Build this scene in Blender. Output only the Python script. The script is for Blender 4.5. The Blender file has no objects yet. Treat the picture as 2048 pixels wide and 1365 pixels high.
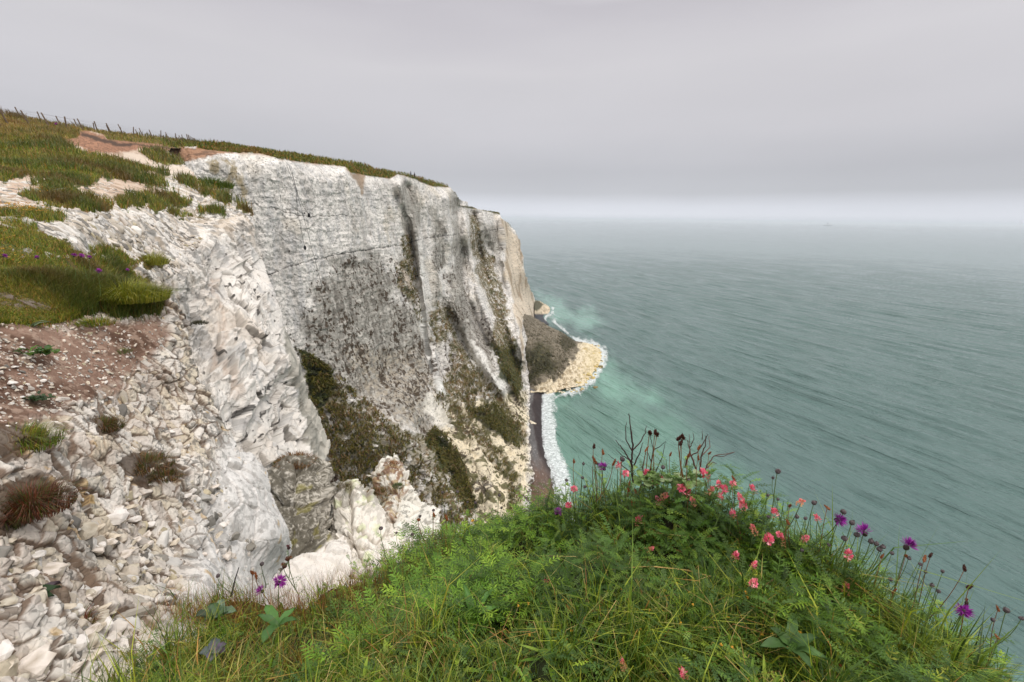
import bpy, math, random
import numpy as np
from mathutils import Vector
RS = np.random.RandomState(7)
random.seed(7)
scene = bpy.context.scene
C = scene.collection

# ------------------------------------------------------------------ camera
CAMZ = 85.0
F = 900.0                      # focal length in photo pixels (photo 2048 x 1365)
PITCH, ROLL = math.radians(15.25), math.radians(0.75)
cam_d = bpy.data.cameras.new('camera'); cam = bpy.data.objects.new('camera', cam_d); C.objects.link(cam)
cam_d.sensor_width = 36.0; cam_d.lens = 36.0 * F / 2048.0
cam_d.clip_start = 0.05; cam_d.clip_end = 200000
fw = np.array([0, math.cos(PITCH), -math.sin(PITCH)])
rt0 = np.array([1.0, 0, 0]); up0 = np.array([0, math.sin(PITCH), math.cos(PITCH)])
rt = rt0 * math.cos(ROLL) + up0 * math.sin(ROLL)
up = -rt0 * math.sin(ROLL) + up0 * math.cos(ROLL)
CAM = np.array([0, 0, CAMZ])
import mathutils
M = mathutils.Matrix(((rt[0], up[0], -fw[0], 0), (rt[1], up[1], -fw[1], 0), (rt[2], up[2], -fw[2], CAMZ), (0, 0, 0, 1)))
cam.matrix_world = M
scene.camera = cam

# ------------------------------------------------------------------ view, sun, overcast sky
scene.view_settings.view_transform = 'Standard'; scene.view_settings.look = 'None'
scene.view_settings.exposure = 0.0; scene.view_settings.gamma = 1.0
SUN_EL, SUN_AZ = 50.0, 132.0            # high behind the cloud, from over the sea to the right
sd = bpy.data.lights.new('sun', 'SUN'); sd.energy = 1.3; sd.angle = math.radians(14); sd.color = (1.0, 0.96, 0.9)
sun = bpy.data.objects.new('sun', sd); C.objects.link(sun)
sdir = Vector((math.sin(math.radians(SUN_AZ)) * math.cos(math.radians(SUN_EL)), math.cos(math.radians(SUN_AZ)) * math.cos(math.radians(SUN_EL)), math.sin(math.radians(SUN_EL))))
sun.rotation_euler = sdir.to_track_quat('Z', 'Y').to_euler()
sun.location = (0, 0, 300)

def lin(c):
    c = np.asarray(c, float) / 255.0
    return np.where(c <= 0.04045, c / 12.92, ((c + 0.055) / 1.055) ** 2.4)

world = bpy.data.worlds.new('World'); scene.world = world; world.use_nodes = True
nt = world.node_tree; nt.nodes.clear()
def nd(t, **k):
    n = nt.nodes.new(t)
    for a, b in k.items(): setattr(n, a, b)
    return n
out = nd('ShaderNodeOutputWorld'); bg = nd('ShaderNodeBackground'); bg2 = nd('ShaderNodeBackground'); add = nd('ShaderNodeAddShader')
sky = nd('ShaderNodeTexSky', sky_type='NISHITA', sun_disc=False, sun_elevation=math.radians(SUN_EL), sun_rotation=math.radians(SUN_AZ), dust_density=4.0)
tc = nd('ShaderNodeTexCoord'); sx = nd('ShaderNodeSeparateXYZ'); ramp = nd('ShaderNodeValToRGB')
nz = nd('ShaderNodeTexNoise'); mp = nd('ShaderNodeMapping'); mm = nd('ShaderNodeMath', operation='MULTIPLY_ADD')
mp.inputs['Scale'].default_value = (1.0, 1.0, 6.0); nz.inputs['Scale'].default_value = 1.6; nz.inputs['Detail'].default_value = 4; nz.inputs['Roughness'].default_value = 0.45
L = nt.links.new
L(tc.outputs['Generated'], sx.inputs[0]); L(tc.outputs['Generated'], mp.inputs[0]); L(mp.outputs[0], nz.inputs['Vector'])
# elevation plus a little drifting noise -> cloud tone
mm2 = nd('ShaderNodeMath', operation='MULTIPLY'); mm3 = nd('ShaderNodeMath', operation='SUBTRACT')
L(nz.outputs['Fac'], mm3.inputs[0]); mm3.inputs[1].default_value = 0.5
ab = nd('ShaderNodeMath', operation='ABSOLUTE'); L(sx.outputs['Z'], ab.inputs[0])
L(mm3.outputs[0], mm2.inputs[0]); L(ab.outputs[0], mm2.inputs[1])
L(mm2.outputs[0], mm.inputs[0]); mm.inputs[1].default_value = 0.55; L(ab.outputs[0], mm.inputs[2])
L(mm.outputs[0], ramp.inputs[0])
stops = [(0.0, (216, 220, 229)), (0.012, (226, 229, 237)), (0.028, (220, 223, 231)), (0.055, (198, 200, 206)), (0.10, (194, 195, 201)),
         (0.17, (204, 203, 208)), (0.27, (210, 208, 212)), (0.38, (199, 196, 202)), (0.55, (228, 228, 231)), (1.0, (250, 250, 250))]
cr = ramp.color_ramp
while len(cr.elements) < len(stops): cr.elements.new(0.5)
for e, (p, c) in zip(cr.elements, stops):
    e.position = p; k = 1.0 if p < 0.5 else (1.5 if p < 0.9 else 1.9)
    e.color = tuple(lin(c) * k) + (1,)
nz2 = nd('ShaderNodeTexNoise'); mp2 = nd('ShaderNodeMapping'); mp2.inputs['Scale'].default_value = (1, 1, 4.0); mp2.inputs['Location'].default_value = (3.1, 0.4, 0.2); nz2.inputs['Scale'].default_value = 1.1; nz2.inputs['Detail'].default_value = 5; nz2.inputs['Roughness'].default_value = 0.5
L(tc.outputs['Generated'], mp2.inputs[0]); L(mp2.outputs[0], nz2.inputs['Vector']); vr = nd('ShaderNodeMapRange'); vr.inputs['From Min'].default_value = 0.3; vr.inputs['From Max'].default_value = 0.7; vr.inputs['To Min'].default_value = 0.95; vr.inputs['To Max'].default_value = 1.06
L(nz2.outputs['Fac'], vr.inputs['Value']); vm = nd('ShaderNodeVectorMath', operation='SCALE'); L(ramp.outputs[0], vm.inputs[0]); L(vr.outputs[0], vm.inputs['Scale'])
L(vm.outputs[0], bg.inputs[0]); bg.inputs[1].default_value = 1.0
L(sky.outputs[0], bg2.inputs[0]); bg2.inputs[1].default_value = 0.003
L(bg.outputs[0], add.inputs[0]); L(bg2.outputs[0], add.inputs[1]); L(add.outputs[0], out.inputs[0])

scene.cycles.max_bounces = 6; scene.cycles.diffuse_bounces = 3; scene.cycles.glossy_bounces = 2
scene.cycles.transmission_bounces = 3; scene.cycles.volume_bounces = 1; scene.cycles.transparent_max_bounces = 6

# ------------------------------------------------------------------ helpers: projection, noise, splines, polygons
def ray(px, py):
    px = np.asarray(px, float); py = np.asarray(py, float)
    return fw + ((px - 1024) / F)[..., None] * rt + ((682.5 - py) / F)[..., None] * up
def P(px, py, d): return CAM + ray(px, py) * np.asarray(d, float)[..., None]
def dh(px, py, h=0.0):                     # axis depth at which the sight line meets height h
    return (h - CAMZ) / ray(px, py)[..., 2]

_rng = np.random.RandomState(3)
PERM = _rng.permutation(1024).astype(np.int64)
G = _rng.normal(size=(1024, 3)); G /= np.linalg.norm(G, axis=1)[:, None]; RV = _rng.rand(1024, 3)
def _h(i, j, k): return PERM[(PERM[(PERM[i & 1023] + j) & 1023] + k) & 1023]
PERM2 = np.concatenate([PERM, PERM, PERM]).astype(np.int32); G32 = np.concatenate([G, G, G]).astype(np.float32)
def noise(p, sc=1.0, seed=0):
    p = p * (1.0 / np.asarray(sc, float)) + seed * 17.31
    i = np.floor(p); f = (p - i).astype(np.float32); i = i.astype(np.int32) & 1023; u = f * f * f * (f * (f * 6 - 15) + 10)
    f0, f1_, f2_ = f[:, 0], f[:, 1], f[:, 2]; u0, u1, u2 = u[:, 0], u[:, 1], u[:, 2]; r = np.zeros(len(p), np.float32)
    for a in (0, 1):
        wa = u0 if a else 1 - u0; pa = PERM2[i[:, 0] + a]
        for b in (0, 1):
            wb = wa * (u1 if b else 1 - u1); pb = PERM2[pa + i[:, 1] + b]
            for c in (0, 1):
                g = G32[PERM2[pb + i[:, 2] + c]]
                r += wb * (u2 if c else 1 - u2) * (g[:, 0] * (f0 - a) + g[:, 1] * (f1_ - b) + g[:, 2] * (f2_ - c))
    return r * np.float32(1.6)
def fbm(p, sc=1.0, oct=4, seed=0, gain=0.5):
    r = np.zeros(len(p)); a = 1.0; sc = np.asarray(sc, float)
    for o in range(oct):
        r += a * noise(p, sc / (2.03 ** o), seed + o * 3.7); a *= gain
    return r
def cells(p, sc=1.0, seed=0):              # F1, F2, per-cell random triple, tilt of the cell face
    p = p * (1.0 / np.asarray(sc, float)) + seed * 9.7
    i = np.floor(p).astype(np.int64); f = p - i
    f1 = np.full(len(p), 9.0); f2 = f1.copy(); idx = np.zeros(len(p), np.int64); off = np.zeros((len(p), 3))
    for a in (-1, 0, 1):
        for b in (-1, 0, 1):
            for c in (-1, 0, 1):
                h = _h(i[:, 0] + a, i[:, 1] + b, i[:, 2] + c)
                q = np.stack([a + RV[h, 0], b + RV[h, 1], c + RV[h, 2]], 1) - f
                d = np.sqrt((q * q).sum(1)); n = d < f1
                f2 = np.where(n, f1, np.minimum(f2, d)); idx = np.where(n, h, idx); off[n] = q[n]; f1 = np.where(n, d, f1)
    return f1, f2, RV[(idx * 7 + 3) & 1023], (off * G[(idx * 5 + 1) & 1023]).sum(1)
def sstep(a, b, x):
    t = np.clip((x - a) / (b - a), 0, 1); return t * t * (3 - 2 * t)
def tps(pts, lam=0.0):
    A = np.array(pts, float); X = A[:, :2] / 1000.0; y = np.log(A[:, 2]); n = len(X)
    def U(r2): return np.where(r2 > 0, r2 * np.log(np.maximum(r2, 1e-12)), 0) * 0.5
    K = U(((X[:, None] - X[None]) ** 2).sum(-1)) + lam * np.eye(n)
    Pm = np.c_[np.ones(n), X]; Mx = np.block([[K, Pm], [Pm.T, np.zeros((3, 3))]])
    w = np.linalg.solve(Mx, np.r_[y, 0, 0, 0])
    def f(px, py):
        sh = np.shape(px); q = np.c_[np.ravel(px), np.ravel(py)] / 1000.0; o = np.empty(len(q))
        for s in range(0, len(q), 100000):
            qq = q[s:s + 100000]
            o[s:s + 100000] = U(((qq[:, None] - X[None]) ** 2).sum(-1)) @ w[:n] + w[n] + qq @ w[n + 1:]
        return np.exp(o).reshape(sh)
    return f
def sdist(poly, px, py):                   # signed distance to a polygon, negative inside
    A = np.array(poly, float); B = np.roll(A, -1, 0); px = np.asarray(px, float); py = np.asarray(py, float)
    d = np.full(px.shape, 1e18); ins = np.zeros(px.shape, bool)
    for (ax, ay), (bx, by) in zip(A, B):
        ex, ey = bx - ax, by - ay; wx, wy = px - ax, py - ay
        t = np.clip((wx * ex + wy * ey) / (ex * ex + ey * ey + 1e-9), 0, 1)
        d = np.minimum(d, (wx - ex * t) ** 2 + (wy - ey * t) ** 2)
        if ay != by:
            c = ((ay > py) != (by > py)) & (px < ax + (py - ay) * ex / (by - ay)); ins ^= c
    return np.where(ins, -1, 1) * np.sqrt(d)
def ldist(line, px, py):                   # distance to an open polyline
    A = np.array(line, float); d = np.full(np.shape(px), 1e18)
    for (ax, ay), (bx, by) in zip(A[:-1], A[1:]):
        ex, ey = bx - ax, by - ay; wx, wy = px - ax, py - ay
        t = np.clip((wx * ex + wy * ey) / (ex * ex + ey * ey + 1e-9), 0, 1)
        d = np.minimum(d, (wx - ex * t) ** 2 + (wy - ey * t) ** 2)
    return np.sqrt(d)

# ------------------------------------------------------------------ helpers: meshes, tags, materials
def mesh(name, V, quads=None, tris=None, cols=None, mat=None, smooth=False, parent=None, link=True):
    me = bpy.data.meshes.new(name)
    q = np.zeros((0, 4), int) if quads is None else np.asarray(quads, int).reshape(-1, 4)
    t = np.zeros((0, 3), int) if tris is None else np.asarray(tris, int).reshape(-1, 3)
    me.vertices.add(len(V)); me.vertices.foreach_set('co', np.asarray(V, np.float32).ravel())
    nl = q.size + t.size; me.loops.add(nl); me.loops.foreach_set('vertex_index', np.r_[q.ravel(), t.ravel()].astype(np.int32))
    me.polygons.add(len(q) + len(t))
    st = np.r_[np.arange(len(q)) * 4, q.size + np.arange(len(t)) * 3]
    me.polygons.foreach_set('loop_start', st.astype(np.int32))
    me.polygons.foreach_set('use_smooth', np.full(len(q) + len(t), smooth))
    me.update(calc_edges=True)
    if cols is not None:
        a = me.color_attributes.new('Col', 'FLOAT_COLOR', 'POINT')
        cc = np.ones((len(V), 4), np.float32); cc[:, :3] = np.clip(cols, 0, 1); a.data.foreach_set('color', cc.ravel())
    if mat: me.materials.append(mat)
    o = bpy.data.objects.new(name, me)
    if link: C.objects.link(o)
    if parent: o.parent = parent
    return o
def tag(o, label=None, cat=None, group=None, kind=None):
    if label: o['label'] = label
    if cat: o['category'] = cat
    if group: o['group'] = group
    if kind: o['kind'] = kind
    return o
def empty(name, loc):
    o = bpy.data.objects.new(name, None); C.objects.link(o); o.location = Vector([float(v) for v in loc]); return o
def material(name, col=None, rough=0.9, attr=False, vary=0.12, vscale=6.0, bump=0.0, bscale=20.0, transl=0.0, spec=0.2):
    m = bpy.data.materials.new(name); m.use_nodes = True; t = m.node_tree; b = t.nodes['Principled BSDF']; o = t.nodes['Material Output']
    n = t.nodes.new; k = t.links.new
    b.inputs['Roughness'].default_value = rough; b.inputs['Specular IOR Level'].default_value = spec
    geo = n('ShaderNodeNewGeometry'); no = n('ShaderNodeTexNoise'); no.inputs['Scale'].default_value = vscale; no.inputs['Detail'].default_value = 6; no.inputs['Roughness'].default_value = 0.65
    k(geo.outputs['Position'], no.inputs['Vector'])
    mr = n('ShaderNodeMapRange'); mr.inputs['From Min'].default_value = 0.25; mr.inputs['From Max'].default_value = 0.75
    mr.inputs['To Min'].default_value = 1 - vary; mr.inputs['To Max'].default_value = 1 + vary; k(no.outputs['Fac'], mr.inputs['Value'])
    mx = n('ShaderNodeMix'); mx.data_type = 'RGBA'; mx.blend_type = 'MULTIPLY'; mx.inputs['Factor'].default_value = 1.0
    if attr:
        a = n('ShaderNodeAttribute'); a.attribute_name = 'Col'; k(a.outputs['Color'], mx.inputs['A'])
    else: mx.inputs['A'].default_value = tuple(col) + (1,)
    k(mr.outputs[0], mx.inputs['B']); k(mx.outputs['Result'], b.inputs['Base Color'])
    if bump > 0:
        n2 = n('ShaderNodeTexNoise'); n2.inputs['Scale'].default_value = bscale; n2.inputs['Detail'].default_value = 8; n2.inputs['Roughness'].default_value = 0.7
        k(geo.outputs['Position'], n2.inputs['Vector']); bp = n('ShaderNodeBump'); bp.inputs['Strength'].default_value = 0.6; bp.inputs['Distance'].default_value = bump
        k(n2.outputs['Fac'], bp.inputs['Height']); k(bp.outputs[0], b.inputs['Normal'])
    if transl > 0:
        tr = n('ShaderNodeBsdfTranslucent'); ms = n('ShaderNodeMixShader'); ms.inputs[0].default_value = transl
        k(mx.outputs['Result'], tr.inputs['Color']); k(b.outputs[0], ms.inputs[1]); k(tr.outputs[0], ms.inputs[2]); k(ms.outputs[0], o.inputs[0])
    return m
M_far = material('far_chalk', attr=True, vary=0.16, vscale=0.9, bump=0.22, bscale=2.2)
M_near = material('near_chalk', attr=True, vary=0.10, vscale=5.0, bump=0.05, bscale=5.0)
M_rub = material('chalk_rubble', attr=True, vary=0.12, vscale=25.0, bump=0.012, bscale=30.0)
M_soil = material('turf_soil', attr=True, vary=0.3, vscale=30.0, bump=0.02, bscale=30.0)
M_leaf = material('leaf', attr=True, rough=0.5, vary=0.22, vscale=20.0, transl=0.24, spec=0.4)
M_shore = material('shore', attr=True, vary=0.2, vscale=1.5, bump=0.2, bscale=1.5)
M_foam = material('foam', (0.80, 0.83, 0.82), vary=0.1, vscale=1.0)

def relief(name, poly, dfn, step, mat, disp=None, color=None, warp=(2.0, 25.0), back=0.35, ext=0):
    """terrain sheet: a grid over the ground seen from the camera's spot, each vertex at its own distance, displaced by 3D noise; edges continue away behind"""
    A = np.array(poly, float); x0, y0 = A.min(0); x1, y1 = A.max(0)
    xs = np.arange(x0 - 3 * step, x1 + 4 * step, step); ys = np.arange(y0 - 3 * step, y1 + 4 * step, step)
    PX, PY = np.meshgrid(xs, ys); D = dfn(PX, PY)
    W = P(PX, PY, D); sh = PX.shape
    gx = np.gradient(W, axis=1); gy = np.gradient(W, axis=0); N = np.cross(gy, gx); N /= np.linalg.norm(N, axis=2)[..., None] + 1e-12
    q2 = np.c_[PX.ravel(), PY.ravel(), np.zeros(PX.size)]
    sdv = (sdist(poly, PX, PY).ravel() + warp[0] * fbm(q2, warp[1], 3, 11)).reshape(sh)
    keep = sdv < 0
    near = sdv < 4 * step; ii = np.flatnonzero(near.ravel())
    Pf = W.reshape(-1, 3)[ii]; Nf = N.reshape(-1, 3)[ii]
    pxf = PX.ravel()[ii]; pyf = PY.ravel()[ii]
    ctx = dict(px=pxf, py=pyf, P=Pf, N=Nf, d=D.ravel()[ii], q=q2[ii])
    dv, ex = disp(ctx) if disp else (np.zeros(len(ii)), {})
    ctx.update(ex); ctx['h'] = dv
    vd_ = Pf - CAM; vd_ /= np.linalg.norm(vd_, axis=1)[:, None]; dv = dv * np.clip(np.abs((vd_ * Nf).sum(1)) * 2.4 - 0.12, 0.05, 1.0)   # calmer where the ground runs along the sight line
    V = Pf + Nf * dv[:, None]
    col = color(ctx)
    idm = -np.ones(PX.size, int); idm[ii] = np.arange(len(ii)); idm = idm.reshape(sh)
    cell = keep[:-1, :-1] & keep[1:, :-1] & keep[1:, 1:] & keep[:-1, 1:]
    r, c = np.nonzero(cell)
    Q = np.stack([idm[r, c], idm[r + 1, c], idm[r + 1, c + 1], idm[r, c + 1]], 1)
    # boundary edges -> rings carried away from the viewer
    pc = np.pad(cell, 1); E = []
    for (dr, dc, a, b) in ((-1, 0, 3, 0), (1, 0, 1, 2), (0, -1, 0, 1), (0, 1, 2, 3)):
        m = cell & ~pc[1 + dr:1 + dr + cell.shape[0], 1 + dc:1 + dc + cell.shape[1]]
        rr, cc = np.nonzero(m); corners = [(rr, cc), (rr + 1, cc), (rr + 1, cc + 1), (rr, cc + 1)]
        E.append(np.stack([idm[corners[a]], idm[corners[b]]], 1))
    E = np.concatenate(E)
    if back > 0:
        rw, cw = ii // sh[1], ii % sh[1]; sky_ = (sdv[np.maximum(rw - 6, 0), cw] > 0); bv = np.unique(E); sk_ = sky_[bv]; pos = {v: k for k, v in enumerate(bv)}; eb = np.vectorize(pos.get)(E); base = V[bv]; prev = bv; allV = [V]; allC = [col]; n0 = len(V)
        for kf in (0.02, 0.12, 1.0):
            s = (1 + back * kf * np.where(sk_, 1.0, 0.22))[:, None]; nv = CAM + (base - CAM) * s; nv[:, 2] = np.where(sk_, np.minimum(nv[:, 2], base[:, 2]) - 0.04 * back * kf * np.linalg.norm(base - CAM, axis=1) * (base[:, 2] > CAMZ - 3), nv[:, 2])
            new = np.arange(n0, n0 + len(bv)); allV.append(nv); allC.append(col[bv]); n0 += len(bv)
            Q = np.r_[Q, np.stack([prev[eb[:, 1]], prev[eb[:, 0]], new[eb[:, 0]], new[eb[:, 1]]], 1)]; prev = new
        V = np.concatenate(allV); col = np.concatenate(allC)
    used = np.unique(Q); remap = -np.ones(len(V), int); remap[used] = np.arange(len(used))
    return mesh(name, V[used], quads=remap[Q], cols=col[used], mat=mat, smooth=True)

def mixc(a, b, t): return a * (1 - t[:, None]) + b * t[:, None]
def C3(c, k=1.0): return lin(c) * k

# ================================================================== 1. MAIN CLIFF (far)
D1 = [(380,270,96),(430,300,95),(560,303,104),(690,325,130),(780,340,152),(823,348,160),(870,362,190),(905,376,212),
 (430,316,91),(560,320,98),(690,342,121),(780,357,146),(870,378,184),(912,388,212),(938,412,270),(975,422,305),(1003,434,335),(1040,480,355),(1050,545,350),
 (640,740,107),(760,880,111),(700,960,108),(900,1030,117),(800,780,130),(850,850,131),(800,950,114),
 (1000,740,178),(960,830,155),(980,900,146),(1055,1010,130),(1062,940,147),(1062,870,171),(1060,820,190),(1060,785,212),
 (975,470,300),(960,560,255),(985,650,230),(1020,720,214),(1048,700,238),(1048,760,220),(1010,500,335),(1030,600,320),(1072,640,385),(1046,640,280),(1000,1050,124),(880,1100,110),(600,900,106),(700,1100,104)]
def wall(px, py, d, ks):            # a nearly upright wall hanging below a point of the cliff edge
    T = P(px, py, d)
    for k in ks:
        o_ = np.interp(k, [0, 3, 7, 15, 25, 35, 60, 72], [0, 0.5, 1.1, 2.3, 3.9, 5.6, 11.0, 15.0]); q = T + np.array([0.93 * o_, -0.36 * o_, -k]) - CAM; dd = q @ fw
        D1.append((1024 + F * (q @ rt) / dd, 682.5 - F * (q @ up) / dd, dd))
for a_ in ((400,318,89,(4,15,35)),(430,316,91,(4,15,35,60)),(500,315,94.5,(3,7,15,25,35,60)),(560,320,98,(3,7,15,25,35)),(625,330,108,(3,7,15,25,35,50)),(690,342,121,(3,7,15,25,35,60)),(740,350,134,(4,9,18,40,60)),(780,357,146,(4,15,35,60)),(825,368,164,(15,35,60,72)),(870,378,184,(20,45,65)),(912,388,212,(20,45)),(938,412,270,(25,))): wall(*a_)
f1 = tps(D1, 1e-4)
ridges1 = [([(800,372),(835,480),(848,600),(866,700),(884,790)], 9, 5.0), ([(866,385),(868,480),(872,600)], 14, 2.0), ([(893,400),(900,500),(915,620),(960,720),(1000,780)], 16, 4.0),
           ([(930,412),(940,500),(958,590),(1000,700),(1044,800)], 7, 5.0), ([(1003,440),(1012,540),(1035,640),(1048,720)], 9, 5.0), ([(945,880),(975,960),(990,1040)], 10, 2.0),
           ([(800,880),(880,960),(930,1060)], 20, 2.0), ([(690,345),(700,420),(705,500)], 25, 1.2), ([(960,420),(985,480),(1000,520)], 9, 3.0)]
gull1 = [([(812,375),(822,470),(836,560),(852,640),(858,700)], 10, 3.5), ([(910,390),(922,500),(935,600),(975,690)], 7, 5.0), ([(945,430),(960,520),(985,600),(1020,700),(1040,760)], 9, 5.0),
         ([(880,600),(930,700),(1000,800),(1040,880)], 12, 3.0), ([(850,860),(900,930),(935,1010)], 20, 3.0), ([(715,345),(730,400),(735,470)], 8, 1.5), ([(560,330),(565,420),(560,520)], 20, 1.0)]
def d1fn(px, py):
    d = f1(px, py); s = d / 150.0
    for l, w, a in ridges1: d = d - 1.45 * a * s * np.exp(-(ldist(l, px, py) / w) ** 2)
    for l, w, a in gull1: d = d + 1.45 * a * s * np.exp(-(ldist(l, px, py) / w) ** 2)
    return d
CAP1 = [(395,290),(410,287),(450,288),(520,296),(560,305),(600,308),(660,319),(720,327),(760,339),(800,345),(830,352),(865,362),(897,371),(897,375),(865,374),(830,359),(795,349),(780,357),(750,354),(702,347),(690,334),(650,330),(600,324),(560,319),(520,308),(470,307),(425,301),(405,298),(395,297)]
CAPf = [(915,410),(935,413),(960,417),(1000,424),(1004,434),(1030,455),(1028,460),(1000,430),(960,420),(935,417)]
POLY1 = [(335,300),(352,292),(400,292),(430,294),(450,291),(520,297),(560,306),(600,309),(660,320),(720,328),(760,340),(800,346),(830,353),(865,363),(897,373),(912,385),(918,398),(934,404),(938,412),(960,419),(998,424),(1003,436),(1018,446),(1036,470),(1042,490),(1044,520),(1050,550),(1068,590),(1079,624),(1076,644),(1062,652),(1050,700),(1058,760),(1060,785),(1060,860),(1062,900),(1056,940),(1064,965),(1054,985),(1060,1020),(1054,1060),(1000,1100),(800,1160),(640,1000),(560,900),(480,700),(430,480),(350,400)]
def S(poly, c, soft=4.0, warp=9.0, ws=30.0, seed=0):
    n = c.setdefault(('w', ws, seed), fbm(c['q'], ws, 4, 20 + seed, 0.6))
    return sstep(soft, -soft, sdist(poly, c['px'], c['py']) + warp * n)
def L_(line, c, w, warp=3.0, ws=14.0):
    n = c.setdefault(('l', ws), fbm(c['q'], ws, 3, 41, 0.6))
    return sstep(w, w * 0.3, ldist(line, c['px'] + warp * n, c['py'] + warp * n))
VEG1 = [[(600,700),(640,722),(690,762),(745,812),(800,860),(850,880),(870,850),(905,880),(930,930),(950,1000),(945,1060),(700,1060),(655,900),(620,800)],
        [(892,640),(930,690),(965,745),(1000,785),(1032,830),(1052,870),(1048,900),(1010,850),(985,800),(950,790),(960,840),(900,812),(862,778),(892,760),(900,720)],
        [(955,500),(985,510),(1000,560),(1018,640),(1030,690),(1046,760),(1040,800),(1020,760),(985,690),(990,640),(970,580),(950,540)],
        [(862,640),(868,606),(885,610),(902,625),(908,650),(890,690),(868,680)],
        [(936,418),(952,435),(965,480),(985,520),(960,560),(945,500)],
        [(855,770),(900,800),(960,850),(1000,900),(1035,960),(1045,1040),(1025,1040),(1010,960),(960,900),(880,820)],
        [(806,466),(820,480),(831,530),(836,575),(846,650),(836,640),(812,600),(786,575),(788,540),(805,520)]]
VEGD = [[(845,885),(868,855),(905,882),(928,930),(948,1010),(930,1015),(900,950),(862,912)], [(600,702),(632,718),(670,745),(660,800),(640,830),(618,780)], [(940,820),(985,800),(1030,850),(1040,900),(1010,880)], [(985,690),(1030,690),(1046,770),(1036,800),(1000,740)]]
GREY1 = [[(668,525),(710,512),(790,530),(800,590),(838,640),(856,760),(868,840),(850,860),(800,855),(720,795),(660,745),(622,700),(606,650),(632,590)],
         [(800,388),(808,372),(826,378),(835,430),(841,480),(843,530),(853,640),(840,570),(815,500),(806,440)],
         [(862,420),(880,400),(886,480),(872,560),(866,610),(860,520)],
         [(903,388),(918,402),(926,520),(942,620),(960,690),(930,680),(903,640),(898,560),(912,480)],
         [(880,600),(940,620),(985,700),(1000,760),(940,720),(900,700)],
         [(950,440),(1000,450),(1005,500),(985,500),(960,480)]]
PALE1 = [(1003,438),(1040,478),(1045,540),(1080,625),(1072,645),(1046,636),(1046,700),(1050,745),(1036,650),(1012,560)]
TAN1 = [(700,700),(800,690),(860,760),(880,850),(820,860),(740,800)]
CREAM1 = [(870,800),(905,815),(985,800),(1056,780),(1050,1040),(955,1060),(900,880)]
STAIN1 = [(410,322),(440,316),(470,325),(476,350),(492,372),(500,430),(486,400),(468,352),(458,385),(446,400),(440,350),(420,345)]
SCAR1 = [(690,336),(702,348),(732,345),(728,360),(722,392),(712,365)]
FLINT1 = [([(440,600),(520,556),(560,540),(600,528),(640,517),(700,505),(760,496),(805,490),(835,480),(870,474),(905,472)], 1.6),
          ([(905,470),(940,466),(975,462),(1005,458)], 1.3), ([(540,414),(570,425),(620,434),(690,431)], 0.8)]
def disp1(c):
    Pw = c['P']; py, px = c['py'], c['px']
    Q = Pw.copy()
    capm = sstep(2, -2, np.minimum(sdist(CAP1, px, py), sdist(CAPf, px, py)))
    veg = np.zeros(len(px))
    for p in VEG1: veg = np.maximum(veg, S(p, c))
    rib = fbm(Q, (22, 14, 90), 3, 1) * (0.8 + 1.5 * sstep(760, 860, px))
    rib2 = 1 - np.abs(fbm(Q, (6, 5, 26), 3, 2)) * 2.2
    led = fbm(Q, (9, 9, 1.1), 2, 3)
    f1_, f2_, rc, tl = cells(Q, (2.6, 2.6, 1.7), 2)
    fine = fbm(Q, (0.9, 0.9, 1.6), 4, 5, 0.62)
    h = rib + (0.3 + 0.6 * sstep(740, 860, px)) * rib2 + 0.16 * led + 0.20 * tl + 0.12 * rc[:, 0] + 0.24 * fine
    hv = rib + 0.5 * rib2 + 0.9 * fbm(Q, 2.4, 4, 8, 0.65)
    bush = sstep(0.18, 0.5, fbm(Q, 1.7, 3, 9))
    h = h * (1 - veg) + (hv + 0.9 * bush) * veg
    h = h * (1 - capm) + capm * (0.35 * fbm(Q, 3, 3, 10) + 0.5 * fbm(Q, 0.8, 3, 12))
    nearcap = sstep(26, 3, sdist(CAP1, px, py)); h = h * (1 - 0.8 * nearcap * (1 - capm))
    # flint bands stand a little back
    for l, w in FLINT1: h = h - 0.25 * L_(l, c, w * 1.5) * (1 - veg)
    return h, dict(cap=capm, veg=veg, fine=fine, led=led, tl=tl, rib2=rib2)
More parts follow.
